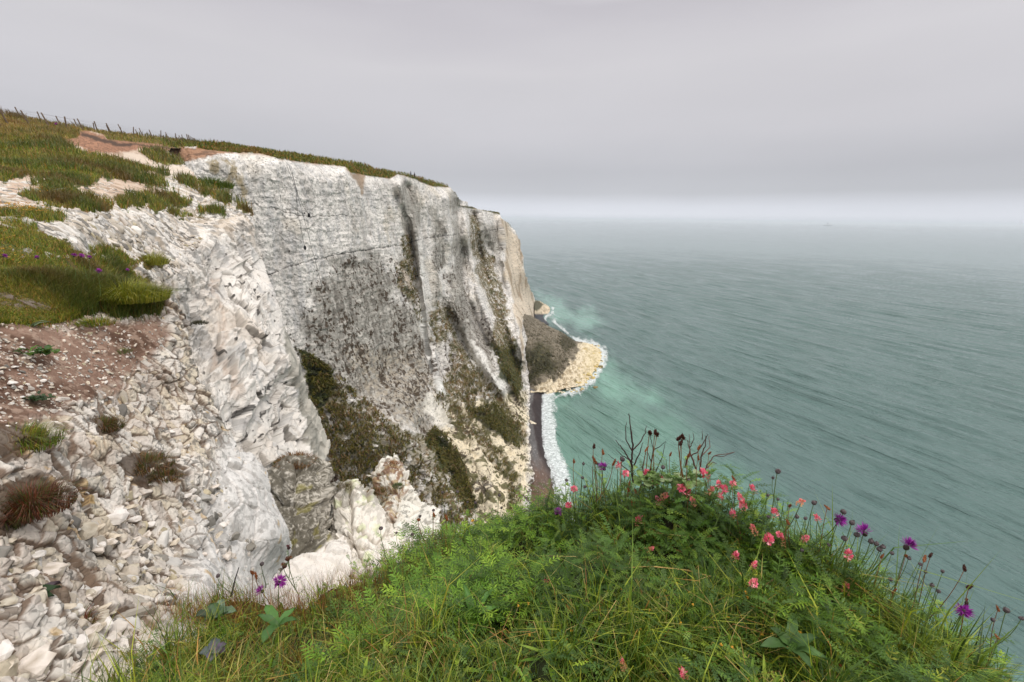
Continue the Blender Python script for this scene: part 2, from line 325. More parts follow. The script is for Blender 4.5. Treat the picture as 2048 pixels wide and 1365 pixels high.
def col1(c):
    Q, px, py = c['P'], c['px'], c['py']; n = len(px)
    big = fbm(Q, 12, 4, 30); st = fbm(Q, (1.6, 1.6, 9), 4, 31, 0.65); sp = fbm(Q, (0.75, 0.75, 0.9), 3, 32, 0.7); sp2 = fbm(Q, (1.5, 1.5, 1.3), 3, 33, 0.65)
    col = np.tile(C3((228, 222, 214)), (n, 1)); col = mixc(col, C3((178, 172, 165)), sstep(-0.05, 0.6, fbm(Q, (4, 4, 16), 4, 29, 0.6)) * 0.6)
    col = mixc(col, C3((186, 184, 182)), sstep(-0.1, 0.7, st) * 0.65)
    col = mixc(col, C3((208, 196, 176)), sstep(0.1, 0.7, big) * 0.5)
    col = mixc(col, C3((120, 118, 114)), sstep(0.30, 0.6, sp) * 0.5)
    grey = np.zeros(n)
    for i, p in enumerate(GREY1): grey = np.maximum(grey, S(p, c, 18 if i == 0 else 8, 26 if i == 0 else 14, 45, i))
    gc = mixc(np.tile(C3((160, 155, 146)), (n, 1)), C3((116, 110, 101)), sstep(-0.3, 0.5, st))
    gc = mixc(gc, C3((196, 190, 180)), sstep(0.25, 0.6, fbm(Q, (2, 2, 5), 4, 34, 0.7)) * 0.8)
    col = mixc(col, gc, grey * 0.92)
    col = mixc(col, C3((178, 164, 144)), S(TAN1, c, 25, 30, 60) * 0.6 * sstep(-0.3, 0.4, sp2))
    cr_ = S(CREAM1, c, 8, 10, 40); col = mixc(col, C3((218, 204, 176)), cr_ * 0.95)
    pl = S(PALE1, c, 3, 4, 30)
    pc = mixc(np.tile(C3((206, 192, 172)), (n, 1)), C3((168, 150, 128)), sstep(0.0, 0.5, fbm(Q, (9, 9, 30), 4, 35)))
    col = mixc(col, pc, pl)
    # scattered bushes over the weathered zone and lower slopes
    b = fbm(Q, (1.0, 1.0, 1.3), 4, 36, 0.62); b2 = fbm(Q, (6, 6, 10), 4, 37, 0.6)
    dens = np.clip(grey * sstep(470, 760, py) + 0.25 * cr_ + 0.15 * sstep(560, 900, py), 0, 1) * (1 - pl)
    spot = sstep(0.44, 0.60, b + 0.7 * b2 + 0.24 * dens) * (dens > 0.02)
    col = mixc(col, C3((70, 56, 42)), spot * 0.92)
    vg = np.clip(c['veg'] , 0, 1)
    holes = sstep(0.25, 0.55, fbm(Q, (3.2, 3.2, 5), 4, 38, 0.7))
    vb = mixc(np.tile(C3((112, 102, 72)), (n, 1)), C3((78, 76, 46)), sstep(-0.3, 0.3, fbm(Q, 5, 4, 39)))
    vb = mixc(vb, C3((122, 98, 68)), sstep(0.1, 0.5, fbm(Q, 3, 4, 42)) * 0.8)
    vb = mixc(vb, C3((172, 164, 150)), sstep(0.05, 0.45, fbm(Q, (0.9, 0.9, 1.8), 3, 43, 0.7) + 0.45 * sstep(640, 820, px) * sstep(760, 900, py) * (px < 860)) * 0.75)
    col = mixc(col, vb, vg * (1 - 0.85 * holes))
    vd = np.zeros(n)
    for p in VEGD: vd = np.maximum(vd, S(p, c, 6, 14, 30))
    col = mixc(col, mixc(np.tile(C3((44, 50, 22)), (n, 1)), C3((74, 78, 34)), sstep(-0.1, 0.4, sp2)), vd * 0.93)
    # cream slopes: blotches of green
    col = mixc(col, C3((84, 80, 46)), sstep(0.14, 0.3, fbm(Q, (3.6, 3.6, 6), 4, 44, 0.6)) * cr_ * 0.9)
    oval = S([(797,545),(811,537),(826,560),(834,580),(822,577)], c, 3, 2); col = mixc(col, C3((196, 182, 166)), oval)
    wr = S([(830,480),(840,490),(850,600),(858,700),(872,755),(890,785),(882,800),(868,790),(852,700),(842,600)], c, 4, 5); col = mixc(col, C3((226, 224, 218)), wr * (1 - sstep(0.3, 0.5, sp) * 0.5))
    wr2 = S([(900,640),(925,670),(960,700),(985,740),(1015,770),(1000,778),(975,750),(950,735),(925,700)], c, 4, 5, 20); col = mixc(col, C3((220, 216, 208)), wr2 * 0.9)
    wr3 = S([(855,790),(880,800),(900,830),(910,850),(880,840),(850,815)], c, 4, 6, 20); col = mixc(col, C3((222, 216, 204)), wr3 * 0.9)
    fs = fbm(Q, (0.35, 0.35, 0.7), 3, 49, 0.7); col = mixc(col, C3((96, 92, 86)), sstep(0.3, 0.6, fs) * 0.45 * (1 - vg)); dots = sstep(0.60, 0.72, noise(Q, (0.55, 0.55, 0.45), 50) + 0.25 * big); col = mixc(col, C3((58, 50, 42)), dots * 0.8 * (1 - vg))  # dark specks in the colour stand for small ledge shadows and plants
    for l, w in FLINT1: col = mixc(col, C3((70, 68, 66)), L_(l, c, w, 1.5) * sstep(-0.25, 0.1, sp) * 0.9)
    strat = sstep(0.35, 0.6, fbm(Q, (14, 14, 0.8), 2, 46)) * sstep(0.0, 0.3, sp2); col = mixc(col, C3((120, 116, 110)), strat * 0.5 * (1 - vg) * sstep(840, 880, px))
    stn = S(STAIN1, c, 5, 6, 20); col = mixc(col, C3((146, 128, 88)), stn * sstep(-0.4, 0.3, st) * 0.75)
    col = mixc(col, C3((150, 128, 106)), S(SCAR1, c, 3, 3, 15) * 0.9)
    col = mixc(col, mixc(np.tile(C3((158, 118, 90)), (n, 1)), C3((112, 80, 58)), sstep(-0.2, 0.4, fbm(Q, 1.5, 3, 51))), S([(300,285),(430,299),(470,306),(430,311),(400,316),(365,320),(330,315)], c, 3, 3, 12) * 0.95)
    # thin earth layer beneath the turf, then turf
    g = fbm(Q, 4, 4, 47); g2 = fbm(Q, (1.2, 1.2, 0.8), 3, 48)
    earth = sstep(5, -1, sdist(CAP1, px, py + 0 * g)) * (px < 640) + 0.7 * sstep(3, -1, sdist(CAP1, px, py)) * (px >= 640); col = mixc(col, C3((164, 128, 100)), np.clip(earth, 0, 1) * 0.85 * sstep(-0.4, 0.2, g))
    turf = mixc(np.tile(C3((96, 92, 44)), (n, 1)), C3((142, 108, 58)), sstep(-0.2, 0.4, g)); turf = mixc(turf, C3((62, 68, 32)), sstep(0.0, 0.4, g2))
    turf = mixc(turf, C3((60, 68, 34)), sstep(-6, 0, sdist(CAP1, px, py)) * (py > 300) * 0.6)
    col = mixc(col, turf, c['cap'])
    return col
cliff = relief('chalk_cliff', POLY1, d1fn, 1.0, M_far, disp1, col1, warp=(1.2, 9.0))
tag(cliff, kind='structure')

# ================================================================== 2. NEAR CLIFF AND HILLSIDE (upper left)
D2 = [(0,228,50),(-150,195,44),(100,246,60),(200,262,74),(300,272,94),(340,277,100),(380,282,108),(430,290,114),(480,300,114),(440,303,98),(400,305,92),(365,306,84),
 (-150,300,20),(0,285,32),(0,340,15),(0,400,9.5),(0,440,7),(-150,440,5.5),(100,430,9),(200,420,12),(300,400,18),(400,405,25),(300,345,32),(200,325,26),(100,300,28),(300,305,56),(200,285,42),(375,332,44),(440,385,28),(500,428,24),
 (0,500,5.2),(100,500,6.2),(200,500,9.5),(0,560,4.4),(200,590,7),(300,500,13),(280,560,10.5),(350,480,16),(350,560,13),(400,500,17),(450,450,21),(505,440,24),(525,520,22.5),(548,580,21),(568,640,20),(595,705,20),(640,830,20),(658,890,20),(655,960,18),
 (400,600,15),(440,560,17.5),(400,700,13.5),(450,620,16),(470,700,15),(450,800,13),(500,800,14.5),(550,800,17),(600,820,18.5),(500,900,13.5),(560,940,15),(620,930,17),(600,1100,12),(450,950,11),(500,1100,10),(300,700,11),(380,900,10),(580,720,18),(540,700,17)]
f2 = tps(D2, 1e-4)
POLY2 = [(-160,192),(0,227),(100,244),(200,261),(300,272),(400,283),(470,292),(474,299),(440,300),(400,298),(366,297),(344,297),(338,304),(346,314),(360,324),(374,333),(388,344),(398,362),(420,376),(445,388),(470,402),(503,427),(508,450),(512,480),(528,522),(548,575),(562,620),(572,660),(594,705),(607,740),(622,800),(640,832),(650,865),(657,892),(650,930),(660,960),(700,1020),(640,1100),(540,1060),(440,960),(360,790),(300,660),(150,620),(-160,620)]
GR2 = [[(-160,190),(0,226),(100,243),(200,260),(300,271),(400,282),(480,292),(478,302),(440,305),(415,301),(385,294),(340,291),(300,287),(260,284),(235,281),(215,279),(205,269),(180,263),(160,263),(155,276),(120,281),(128,286),(150,300),(190,310),(250,322),(300,336),(342,350),(335,354),(300,342),(272,346),(330,360),(346,376),(300,371),(240,360),(200,356),(180,372),(150,371),(100,358),(50,352),(30,358),(0,366),(-160,360)],
       [(325,282),(400,284),(480,291),(478,301),(430,301),(390,299),(350,297),(325,292)], [(278,304),(310,297),(332,305),(352,316),(372,329),(330,331),(300,320)],
       [(348,358),(378,352),(400,366),(442,382),(466,402),(452,412),(410,392),(360,367)], [(468,402),(498,415),(508,432),(485,422)],
       [(60,368),(120,367),(155,382),(150,389),(95,382)], [(42,388),(110,385),(180,392),(232,410),(230,422),(180,425),(110,416),(60,402)],
       [(225,398),(290,388),(340,388),(388,402),(372,412),(338,415),(330,426),(285,416),(240,416)], [(395,412),(450,420),(450,430),(400,428)], [(332,420),(360,425),(390,432),(360,437),(338,432)],
       [(-160,415),(0,420),(50,418),(130,430),(136,446),(110,450),(60,440),(0,436),(-160,430)],
       [(-160,440),(0,442),(70,450),(85,470),(120,478),(160,505),(170,515),(110,514),(60,505),(0,500),(-160,500)],
       [(-160,494),(0,496),(110,509),(170,512),(250,532),(300,565),(150,550),(60,528),(0,515),(-160,515)], [(170,500),(215,498),(260,512),(280,530),(240,530),(190,512)], [(272,520),(300,514),(330,522),(320,534),(285,534)],
       [(-160,505),(0,505),(60,520),(150,538),(270,555),(332,600),(320,640),(-160,660)]]
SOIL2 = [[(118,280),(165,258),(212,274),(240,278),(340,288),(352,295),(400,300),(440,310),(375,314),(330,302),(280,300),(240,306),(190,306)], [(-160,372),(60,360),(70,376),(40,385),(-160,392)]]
def veg2(px, py, q):
    w = fbm(q, 20.0, 5, 77, 0.7) * 15 * np.clip((py - 300) / 90.0, 0.10, 1)
    s = np.full(np.shape(px), 99.0)
    for p in GR2: s = np.minimum(s, sdist(p, px, py))
    return s + w
def disp2(c):
    Q, px, py, d = c['P'], c['px'], c['py'], c['d']
    v = sstep(3, -3, veg2(px, py, c['q']))
    face = sstep(300, 470, px) * sstep(440, 520, py)
    s = np.clip(d / 16.0, 0.18, 3.5)
    Rz = Q @ np.array([[1, 0, 0], [0, 1, 0.0], [0.10, -0.12, 1]]).T       # beds dip slightly
    zz = Rz[:, 2] / 1.15 + 0.22 * fbm(Q, (5, 5, 2.5), 3, 3); fr = zz - np.floor(zz); lm = sstep(-0.25, 0.3, fbm(Q, (2.2, 2.2, 1.0), 3, 6))
    led = (fr ** 2.2 - 0.3) * lm                                    # beds that swell out downward, then undercut
    z2 = Rz[:, 2] / 0.30 + 0.25 * fbm(Q, 1.4, 3, 7); fr2 = z2 - np.floor(z2); led2 = (fr2 ** 1.6 - 0.4) * sstep(-0.2, 0.3, fbm(Q, (0.8, 0.8, 0.4), 3, 9))
    a1, a2, ra, ta = cells(Rz + 0.08 * fbm(Q, 1.2, 3, 4)[:, None], (0.9, 0.9, 0.55), 1); b1, b2, rb, tb = cells(Rz + 0.06 * fbm(Q, .3, 2, 4)[:, None], (0.36, 0.36, 0.16), 5)
    nod = sstep(0.56, 0.66, noise(Rz, (0.40, 0.40, 0.20), 8)) * 0.05
    fine = fbm(Q, 0.35, 4, 15, 0.6)
    j1, j2, rj, tj = cells(Rz + 0.04 * fbm(Q, .8, 2, 4)[:, None], (1.9, 1.9, 1.05), 21); hf = 0.38 * fbm(Q, (3.2, 3.2, 9), 2, 12) + 0.50 * led + 0.10 * led2 + 0.40 * tj + 0.26 * (rj[:, 0] - .5) + 0.12 * ta + 0.08 * (ra[:, 0] - .5) + 0.05 * tb + 0.03 * fine + nod - 0.06 * sstep(0.035, 0.0, j2 - j1)
    k = np.clip(d / 12, 0.15, 1.3)
    hs = (0.30 * fbm(Q, 2.5, 3, 12) + 0.10 * led) * k + (0.07 * led2 + 0.07 * (rb[:, 0] - .5) + 0.06 * tb + 0.03 * fine) * np.clip(d / 8, 0.4, 1.3)
    ed = ldist([(470,402),(503,427),(512,480),(528,522),(548,575),(562,620),(572,660),(594,705),(607,740),(622,800),(640,832),(657,892),(650,930),(660,960)], px, py); h = hs * (1 - face) + hf * face * (0.30 + 0.70 * sstep(3, 34, ed))
    turf = (0.02 + 0.10 * fbm(Q, 1.0, 3, 14)) * np.clip(d / 10, 0.3, 2.5)
    h = h * (1 - v) + turf * v
    return h, dict(v=v, face=face, nod=nod, crk=np.maximum(sstep(0.02, 0.0, a2 - a1), sstep(0.022, 0.0, j2 - j1)), crk2=np.maximum(sstep(0.09, 0.0, b2 - b1) * (rb[:, 1] > 0.3), sstep(0.14, 0.0, fr2) * lm), led=led, ra=ra, fr=fr, lm=lm)
FL2 = [([(443,862),(447,848),(470,830),(487,815),(505,795),(520,775),(532,755),(545,748),(560,742)], 4.5), ([(640,730),(575,728),(580,722)], 2), ([(515,572),(500,600),(488,640),(500,665)], 2)]
def col2(c):
    Q, px, py, d = c['P'], c['px'], c['py'], c['d']; n = len(px); fc = c['face']
    big = fbm(Q, 3, 4, 30); m = fbm(Q, (0.5, 0.5, 0.35), 4, 31, 0.65); g = fbm(Q, 1.3, 4, 32, 0.6)
    col = np.tile(C3((232, 225, 216)), (n, 1))
    col = mixc(col, C3((214, 200, 184)), sstep(0.0, 0.6, big) * 0.6)
    col = mixc(col, C3((178, 176, 174)), sstep(0.1, 0.6, g) * 0.55)
    rough = (1 - fc) + fc * np.maximum(sstep(540, 440, py), sstep(440, 380, px)) * 0.8
    col = mixc(col, C3((124, 120, 114)), sstep(-0.1, 0.35, m + 0.3 * g) * np.clip(rough, 0, 1) * 0.8)
    col = mixc(col, C3((196, 176, 152)), sstep(-0.1, 0.5, fbm(Q, 0.7, 3, 35)) * (1 - fc) * 0.55)
    col = mixc(col, C3((118, 106, 92)), np.clip(c['crk2'] * (0.15 + 0.55 * (1 - fc)), 0, 1) * 0.7)
    col = mixc(col, C3((112, 102, 92)), c['crk'] * fc * 0.6); col = mixc(col, C3((150, 146, 140)), sstep(0.12, 0.0, c['fr']) * c['lm'] * fc * 0.5)
    rs = sstep(10, 0, ldist([(425,560),(438,640),(446,720),(458,800)], px + 12 * g, py)) * 0.35; col = mixc(col, C3((190, 160, 135)), rs)
    col *= 0.93
    # flints
    col = mixc(col, C3((72, 68, 64)), sstep(0.012, 0.03, c['nod']) * fc * 0.95)
    for l, w in FL2: col = mixc(col, C3((58, 56, 54)), L_(l, c, w, 4, 9) * sstep(-0.15, 0.1, m) * 0.9)
    col = mixc(col, mixc(np.tile(C3((196, 172, 150)), (n, 1)), C3((150, 122, 98)), sstep(-0.1, 0.4, fbm(Q, (1.0, 1.0, 0.4), 4, 36))), (1 - fc) * sstep(425, 395, py) * sstep(340, 300, px) * 0.85)
    # grey weathered return beside the edge
    gm = S([(566,640),(594,705),(607,740),(625,800),(645,835),(660,892),(652,940),(640,960),(620,900),(600,830),(590,780),(575,730)], c, 4, 6, 16); col = mixc(col, mixc(np.tile(C3((186, 180, 168)), (n, 1)), C3((150, 146, 136)), sstep(-0.2, 0.4, g)), gm)
    col = mixc(col, mixc(np.tile(C3((156, 112, 84)), (n, 1)), C3((112, 76, 56)), sstep(-0.2, 0.4, m)), S(SOIL2[0], c, 3, 4, 12) * 0.95); col = mixc(col, C3((62, 46, 34)), L_([(165,269),(190,276),(212,284),(240,290),(262,291)], c, 6, 3) * 0.9); col = mixc(col, C3((70, 52, 38)), L_([(262,289),(300,293),(340,297),(352,303),(400,301)], c, 2.5, 2) * 0.8); col = mixc(col, C3((190, 165, 145)), S(SOIL2[1], c, 3, 5, 14) * 0.8)  # dark strips along the turf lip paint in the shade of its overhang
    path = S([(245,306),(280,307),(300,322),(372,335),(404,350),(420,366),(350,352),(250,322)], c, 3, 3, 12); col = mixc(col, C3((205, 188, 170)), path * 0.8)
    tc_ = mixc(np.tile(C3((70, 74, 34)), (n, 1)), C3((104, 84, 46)), sstep(-0.2, 0.4, g)); tc_ = mixc(tc_, C3((150, 116, 62)), sstep(310, 250, py) * sstep(-0.5, 0.2, m) * 0.7)
    col = mixc(col, tc_, c['v'])
    return col
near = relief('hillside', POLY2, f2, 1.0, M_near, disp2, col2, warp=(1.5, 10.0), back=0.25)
tag(near, kind='structure')

# ================================================================== 3. RUBBLE SLOPE (lower left)
D3 = [(-200,560,3.6),(0,560,4.25),(100,570,4.5),(200,585,5.0),(300,600,5.4),(345,615,5.6),(385,645,5.8),(0,640,3.6),(-200,700,2.9),(0,800,2.8),(0,1000,2.1),(-200,1000,1.8),(0,1365,1.5),(-200,1500,1.2),(200,700,4.2),(200,900,3.2),(200,1100,2.6),(200,1365,1.8),(400,1400,1.8),
 (330,680,5.1),(350,800,4.8),(375,700,5.4),(395,760,5.3),(430,830,5.2),(470,885,5.4),(440,900,4.9),(400,1000,4.0),(400,1150,3.3),(500,960,5.0),(538,965,5.6),(545,1010,5.4),(500,1100,4.3),(586,1085,5.6),(560,1080,4.8),(555,1160,5.2),(480,1200,3.6),(600,1300,3.4),(450,1300,2.4)]
f3 = tps(D3, 1e-4)
POLY3 = [(-220,545),(0,545),(120,560),(200,578),(300,592),(345,612),(387,640),(380,665),(371,700),(385,730),(395,760),(425,800),(446,851),(471,885),(462,905),(500,905),(525,935),(538,965),(545,1010),(575,1050),(586,1085),(580,1120),(555,1160),(540,1230),(480,1420),(420,1520),(-220,1520)]
GR3 = [[(-220,560),(0,560),(150,560),(270,575),(300,600),(300,625),(235,640),(200,622),(150,640),(60,650),(-220,640)], [(-220,850),(0,845),(60,850),(100,880),(60,910),(0,930),(-220,930)], [(-220,980),(0,965),(60,955),(110,975),(120,1000),(80,1040),(0,1080),(-220,1080)],
       [(165,840),(200,830),(245,840),(235,870),(190,875)], [(225,930),(255,905),(300,898),(350,925),(370,955),(320,965),(280,985),(250,955)], [(45,795),(70,788),(105,795),(95,812),(60,812)]]
def disp3(c):
    Q, px, py, d = c['P'], c['px'], c['py'], c['d']
    smooth = sstep(400, 470, px + 0.25 * (py - 900)) * sstep(820, 900, py)
    soil = S([(-220,640),(150,640),(235,640),(330,640),(330,690),(290,740),(240,780),(150,820),(60,850),(-220,860)], c, 14, 18, 50)
    z = np.clip(d / 3.5, 0.5, 1.5)
    w = Q + 0.03 * np.stack([fbm(Q, 0.25, 2, 50), fbm(Q, 0.25, 2, 51), fbm(Q, 0.25, 2, 52)], 1)
    a1, a2, ra, ta = cells(w, (0.42, 0.36, 0.34), 1); b1, b2, rb, tb = cells(w, (0.15, 0.13, 0.12), 2); c1, c2, rc, tc2 = cells(Q, (0.06, 0.06, 0.035), 3)
    A = 0.040 * (ra[:, 0] - 0.5) + 0.045 * ta - 0.02 * sstep(0.08, 0.0, a2 - a1)
    B = 0.026 * (rb[:, 0] - 0.5) + 0.034 * tb - 0.014 * sstep(0.12, 0.0, b2 - b1)
    Cc = 0.014 * (rc[:, 0] - 0.5) + 0.014 * tc2 - 0.010 * sstep(0.2, 0.0, c2 - c1)
    stones = sstep(0.28, 0.12, c1 / (0.6 + rc[:, 1])) * 0.018 * (rc[:, 2] > 0.55)
    hr = A + B + 0.6 * Cc + 0.07 * fbm(Q, 0.7, 4, 53)
    hsm = 1.1 * A + 0.35 * B + 0.2 * Cc + 0.16 * fbm(Q, (0.9, 0.9, 1.4), 4, 53, 0.45)
    hso = 0.03 * fbm(Q, 0.4, 3, 54) + 0.25 * Cc + stones + 0.25 * B * (rb[:, 2] > 0.7)
    h = hr * (1 - smooth) + hsm * smooth
    h = h * (1 - soil) + hso * soil
    s = np.full(len(px), 99.0)
    for p in GR3: s = np.minimum(s, sdist(p, px, py))
    v = sstep(4, -4, s + 8 * fbm(c['q'], 18.0, 3, 55))
    return h * (1 - 0.6 * v), dict(v=v, soil=soil, sm=smooth, ck=np.maximum(sstep(0.10, 0.0, b2 - b1) * (rb[:, 0] > 0.25), sstep(0.05, 0.0, a2 - a1)), ck3=sstep(0.12, 0, c2 - c1), ra=ra, rb=rb, rc=rc, st=stones > 0.009)
def col3(c):
    Q, px, py = c['P'], c['px'], c['py']; n = len(px); sm, so = c['sm'], c['soil']
    g = fbm(Q, 0.5, 4, 60, 0.6); m = fbm(Q, 0.09, 4, 61, 0.65); big = fbm(Q, 1.3, 3, 62)
    col = np.tile(C3((226, 217, 206)), (n, 1))
    col = mixc(col, C3((206, 190, 160)), sstep(0.3, 0.9, c['rb'][:, 1]) * 0.65 * (1 - sm))
    col = mixc(col, C3((188, 182, 174)), sstep(-0.1, 0.5, g) * 0.6)
    col = mixc(col, C3((228, 224, 219)), sm * 0.8)
    lich = sstep(0.0, 0.35, m + 0.6 * g + 0.5 * sstep(60, 10, ldist([(360,640),(385,760),(420,880),(440,980),(470,1060)], px, py)) - 0.25) * (1 - 0.45 * sm)
    col = mixc(col, C3((118, 114, 108)), lich * 0.75)
    col = mixc(col, C3((196, 152, 60)), sstep(0.60, 0.75, fbm(Q, 0.2, 3, 63)) * 0.5)
    col = mixc(col, C3((104, 84, 68)), c['ck'] * (1 - 0.8 * sm) * 0.9)
    dirt = sstep(-0.1, 0.4, fbm(Q, 0.35, 4, 64) + 0.0) * (1 - sm) * 0.32 * sstep(450, 300, px); col = mixc(col, C3((150, 124, 104)), dirt)
    sc = mixc(np.tile(C3((140, 112, 96)), (n, 1)), C3((98, 74, 60)), sstep(-0.3, 0.4, g)); sc = mixc(sc, C3((176, 152, 134)), sstep(0.0, 0.5, m) * 0.55)
    sc = mixc(sc, C3((226, 212, 196)), c['st'] * 0.9)
    col = mixc(col, sc, so)
    return mixc(col, C3((78, 60, 44)), c['v'] * 0.85) * 0.95
rub = relief('rubble_slope', POLY3, f3, 1.0, M_rub, disp3, col3, warp=(2.0, 8.0), back=0.3)
tag(rub, kind='structure')

# ================================================================== 4. CHALK PINNACLES
def pinnacle(name, label, poly, pts, colf, seed):
    f = tps(pts, 1e-4)
    def dp(c):
        Q = c['P']; zz = Q[:, 2] / 0.55 + 0.2 * fbm(Q, 1.5, 2, seed + 5); fr = zz - np.floor(zz); a1, a2, ra, ta = cells(Q, (0.9, 0.9, 0.6), seed); b1, b2, rb, tb = cells(Q, (0.3, 0.3, 0.2), seed + 1)
        return 0.22 * (ra[:, 0] - .5) + 0.24 * ta - 0.07 * sstep(0.1, 0, a2 - a1) + 0.08 * tb + 0.24 * fbm(Q, 1.4, 2, seed, 0.5) + 0.14 * (fr ** 2 - 0.3) * sstep(-0.2, 0.3, fbm(Q, 0.9, 2, seed + 6)) + 0.03 * fbm(Q, 0.12, 3, seed), dict(ck=np.maximum(sstep(0.06, 0, a2 - a1), 0.6 * sstep(0.08, 0.0, fr)))
    o = relief(name, poly, f, 1.0, M_near, dp, colf, warp=(1.5, 7.0), back=0.16)
    return tag(o, label, 'rock outcrop', 'chalk pinnacles below the edge')
def pcA(c):
    Q = c['P']; n = len(Q); m = fbm(Q, 0.10, 4, 70, 0.75); g = fbm(Q, 1.0, 4, 71)
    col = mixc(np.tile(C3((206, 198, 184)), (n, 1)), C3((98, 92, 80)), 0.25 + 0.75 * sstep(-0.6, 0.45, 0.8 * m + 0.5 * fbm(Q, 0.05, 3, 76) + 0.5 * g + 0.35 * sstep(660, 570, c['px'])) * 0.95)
    col = mixc(col, C3((130, 122, 60)), sstep(0.35, 0.6, fbm(Q, 0.4, 3, 72)) * 0.6)
    return mixc(col, C3((222, 214, 204)), S([(520,1130),(620,1130),(680,1060),(700,1120),(700,1300),(500,1300)], c, 6, 6, 20))
def pcB(c):
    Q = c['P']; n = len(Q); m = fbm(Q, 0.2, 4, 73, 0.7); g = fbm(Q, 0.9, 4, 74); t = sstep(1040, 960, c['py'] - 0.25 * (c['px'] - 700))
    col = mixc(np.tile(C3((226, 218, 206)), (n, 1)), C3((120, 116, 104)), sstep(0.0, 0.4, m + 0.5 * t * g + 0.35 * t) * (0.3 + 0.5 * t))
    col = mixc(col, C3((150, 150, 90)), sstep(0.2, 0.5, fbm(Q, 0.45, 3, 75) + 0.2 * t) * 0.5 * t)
    col = mixc(col, C3((196, 206, 150)), sstep(0.3, 0.6, fbm(Q, (0.3, 0.3, 1.4), 3, 77)) * 0.5)
    return mixc(col, C3((140, 124, 106)), c['ck'] * 0.5)
def pcC(c):
    Q = c['P']; n = len(Q); m = fbm(Q, 0.2, 4, 78, 0.7); g = fbm(Q, 0.9, 4, 79)
    col = mixc(np.tile(C3((226, 220, 208)), (n, 1)), C3((128, 124, 114)), sstep(0.0, 0.45, m + 0.4 * g) * 0.7)
    br = S([(735,960),(770,925),(800,925),(830,950),(800,990),(780,1010),(800,1030),(780,1040),(755,1000),(740,975)], c, 8, 10, 14)
    return mixc(col, mixc(np.tile(C3((136, 100, 74)), (n, 1)), C3((190, 166, 124)), sstep(-0.2, 0.4, fbm(Q, 0.12, 4, 70))), br * sstep(-0.45, 0.05, m) * 0.85) * 0.94
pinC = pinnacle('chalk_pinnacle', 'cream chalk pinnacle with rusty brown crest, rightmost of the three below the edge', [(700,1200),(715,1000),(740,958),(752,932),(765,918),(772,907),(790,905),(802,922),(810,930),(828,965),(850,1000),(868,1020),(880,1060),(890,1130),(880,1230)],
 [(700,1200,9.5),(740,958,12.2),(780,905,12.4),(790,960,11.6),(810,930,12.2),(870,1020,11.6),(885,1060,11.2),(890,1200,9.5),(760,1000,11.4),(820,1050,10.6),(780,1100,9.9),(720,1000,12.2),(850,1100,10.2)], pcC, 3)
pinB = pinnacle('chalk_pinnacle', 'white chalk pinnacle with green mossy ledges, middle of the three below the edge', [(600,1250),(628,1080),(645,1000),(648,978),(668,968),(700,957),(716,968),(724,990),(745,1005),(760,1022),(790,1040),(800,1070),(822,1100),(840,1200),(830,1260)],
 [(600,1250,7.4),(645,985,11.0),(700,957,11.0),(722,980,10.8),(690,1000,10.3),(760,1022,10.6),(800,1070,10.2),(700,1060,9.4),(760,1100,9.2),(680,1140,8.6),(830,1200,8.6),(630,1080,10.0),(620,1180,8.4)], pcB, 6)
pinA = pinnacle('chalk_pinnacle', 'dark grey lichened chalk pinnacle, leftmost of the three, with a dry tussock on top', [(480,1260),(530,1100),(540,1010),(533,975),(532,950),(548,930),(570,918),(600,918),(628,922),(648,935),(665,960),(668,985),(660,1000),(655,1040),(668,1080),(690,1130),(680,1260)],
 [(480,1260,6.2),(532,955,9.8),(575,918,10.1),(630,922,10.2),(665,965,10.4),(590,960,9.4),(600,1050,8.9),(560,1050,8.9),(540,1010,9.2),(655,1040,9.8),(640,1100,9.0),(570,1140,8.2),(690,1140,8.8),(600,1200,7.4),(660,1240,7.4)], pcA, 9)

# ================================================================== 5. FOREGROUND BANK
D4 = [(100,1300,2.9),(300,1225,2.95),(450,1215,3.0),(600,1215,3.05),(720,1170,3.0),(850,1120,2.9),(980,1070,2.8),(1100,1040,2.6),(1200,1020,2.35),(1300,1020,2.15),(1400,1030,1.98),(1480,1055,1.87),(1600,1130,1.75),(1700,1205,1.68),(1800,1275,1.62),(1900,1335,1.58),(1980,1400,1.54),(2050,1500,1.5),
 (200,1400,1.9),(600,1400,1.62),(1024,1400,1.38),(1500,1400,1.28),(1800,1420,1.36),(600,1300,2.1),(1024,1250,1.78),(1400,1250,1.50),(1024,1700,1.0),(400,1700,1.15),(1700,1700,1.05),(0,1700,1.25),(800,1220,2.2),(1200,1130,1.95)]
f4 = tps(D4, 1e-4)
POLY4 = [(60,1340),(200,1262),(300,1225),(450,1212),(600,1212),(720,1168),(850,1118),(980,1068),(1100,1036),(1200,1016),(1300,1014),(1400,1026),(1480,1050),(1600,1126),(1700,1200),(1800,1270),(1900,1330),(1980,1396),(2060,1500),(2250,1900),(-100,1900),(-60,1450)]
def bump4(W): return 0.11 * fbm(W, 0.42, 3, 80)
def disp4(c): return bump4(c['P']), {}
def col4(c):
    g = fbm(c['P'], 0.12, 3, 81); return mixc(np.tile(C3((40, 34, 22)), (len(g), 1)), C3((44, 50, 24)), sstep(-0.3, 0.3, g))
bank = relief('grassy_bank', POLY4, f4, 3.0, M_soil, disp4, col4, warp=(3.0, 40.0), back=0.5)
tag(bank, kind='structure')

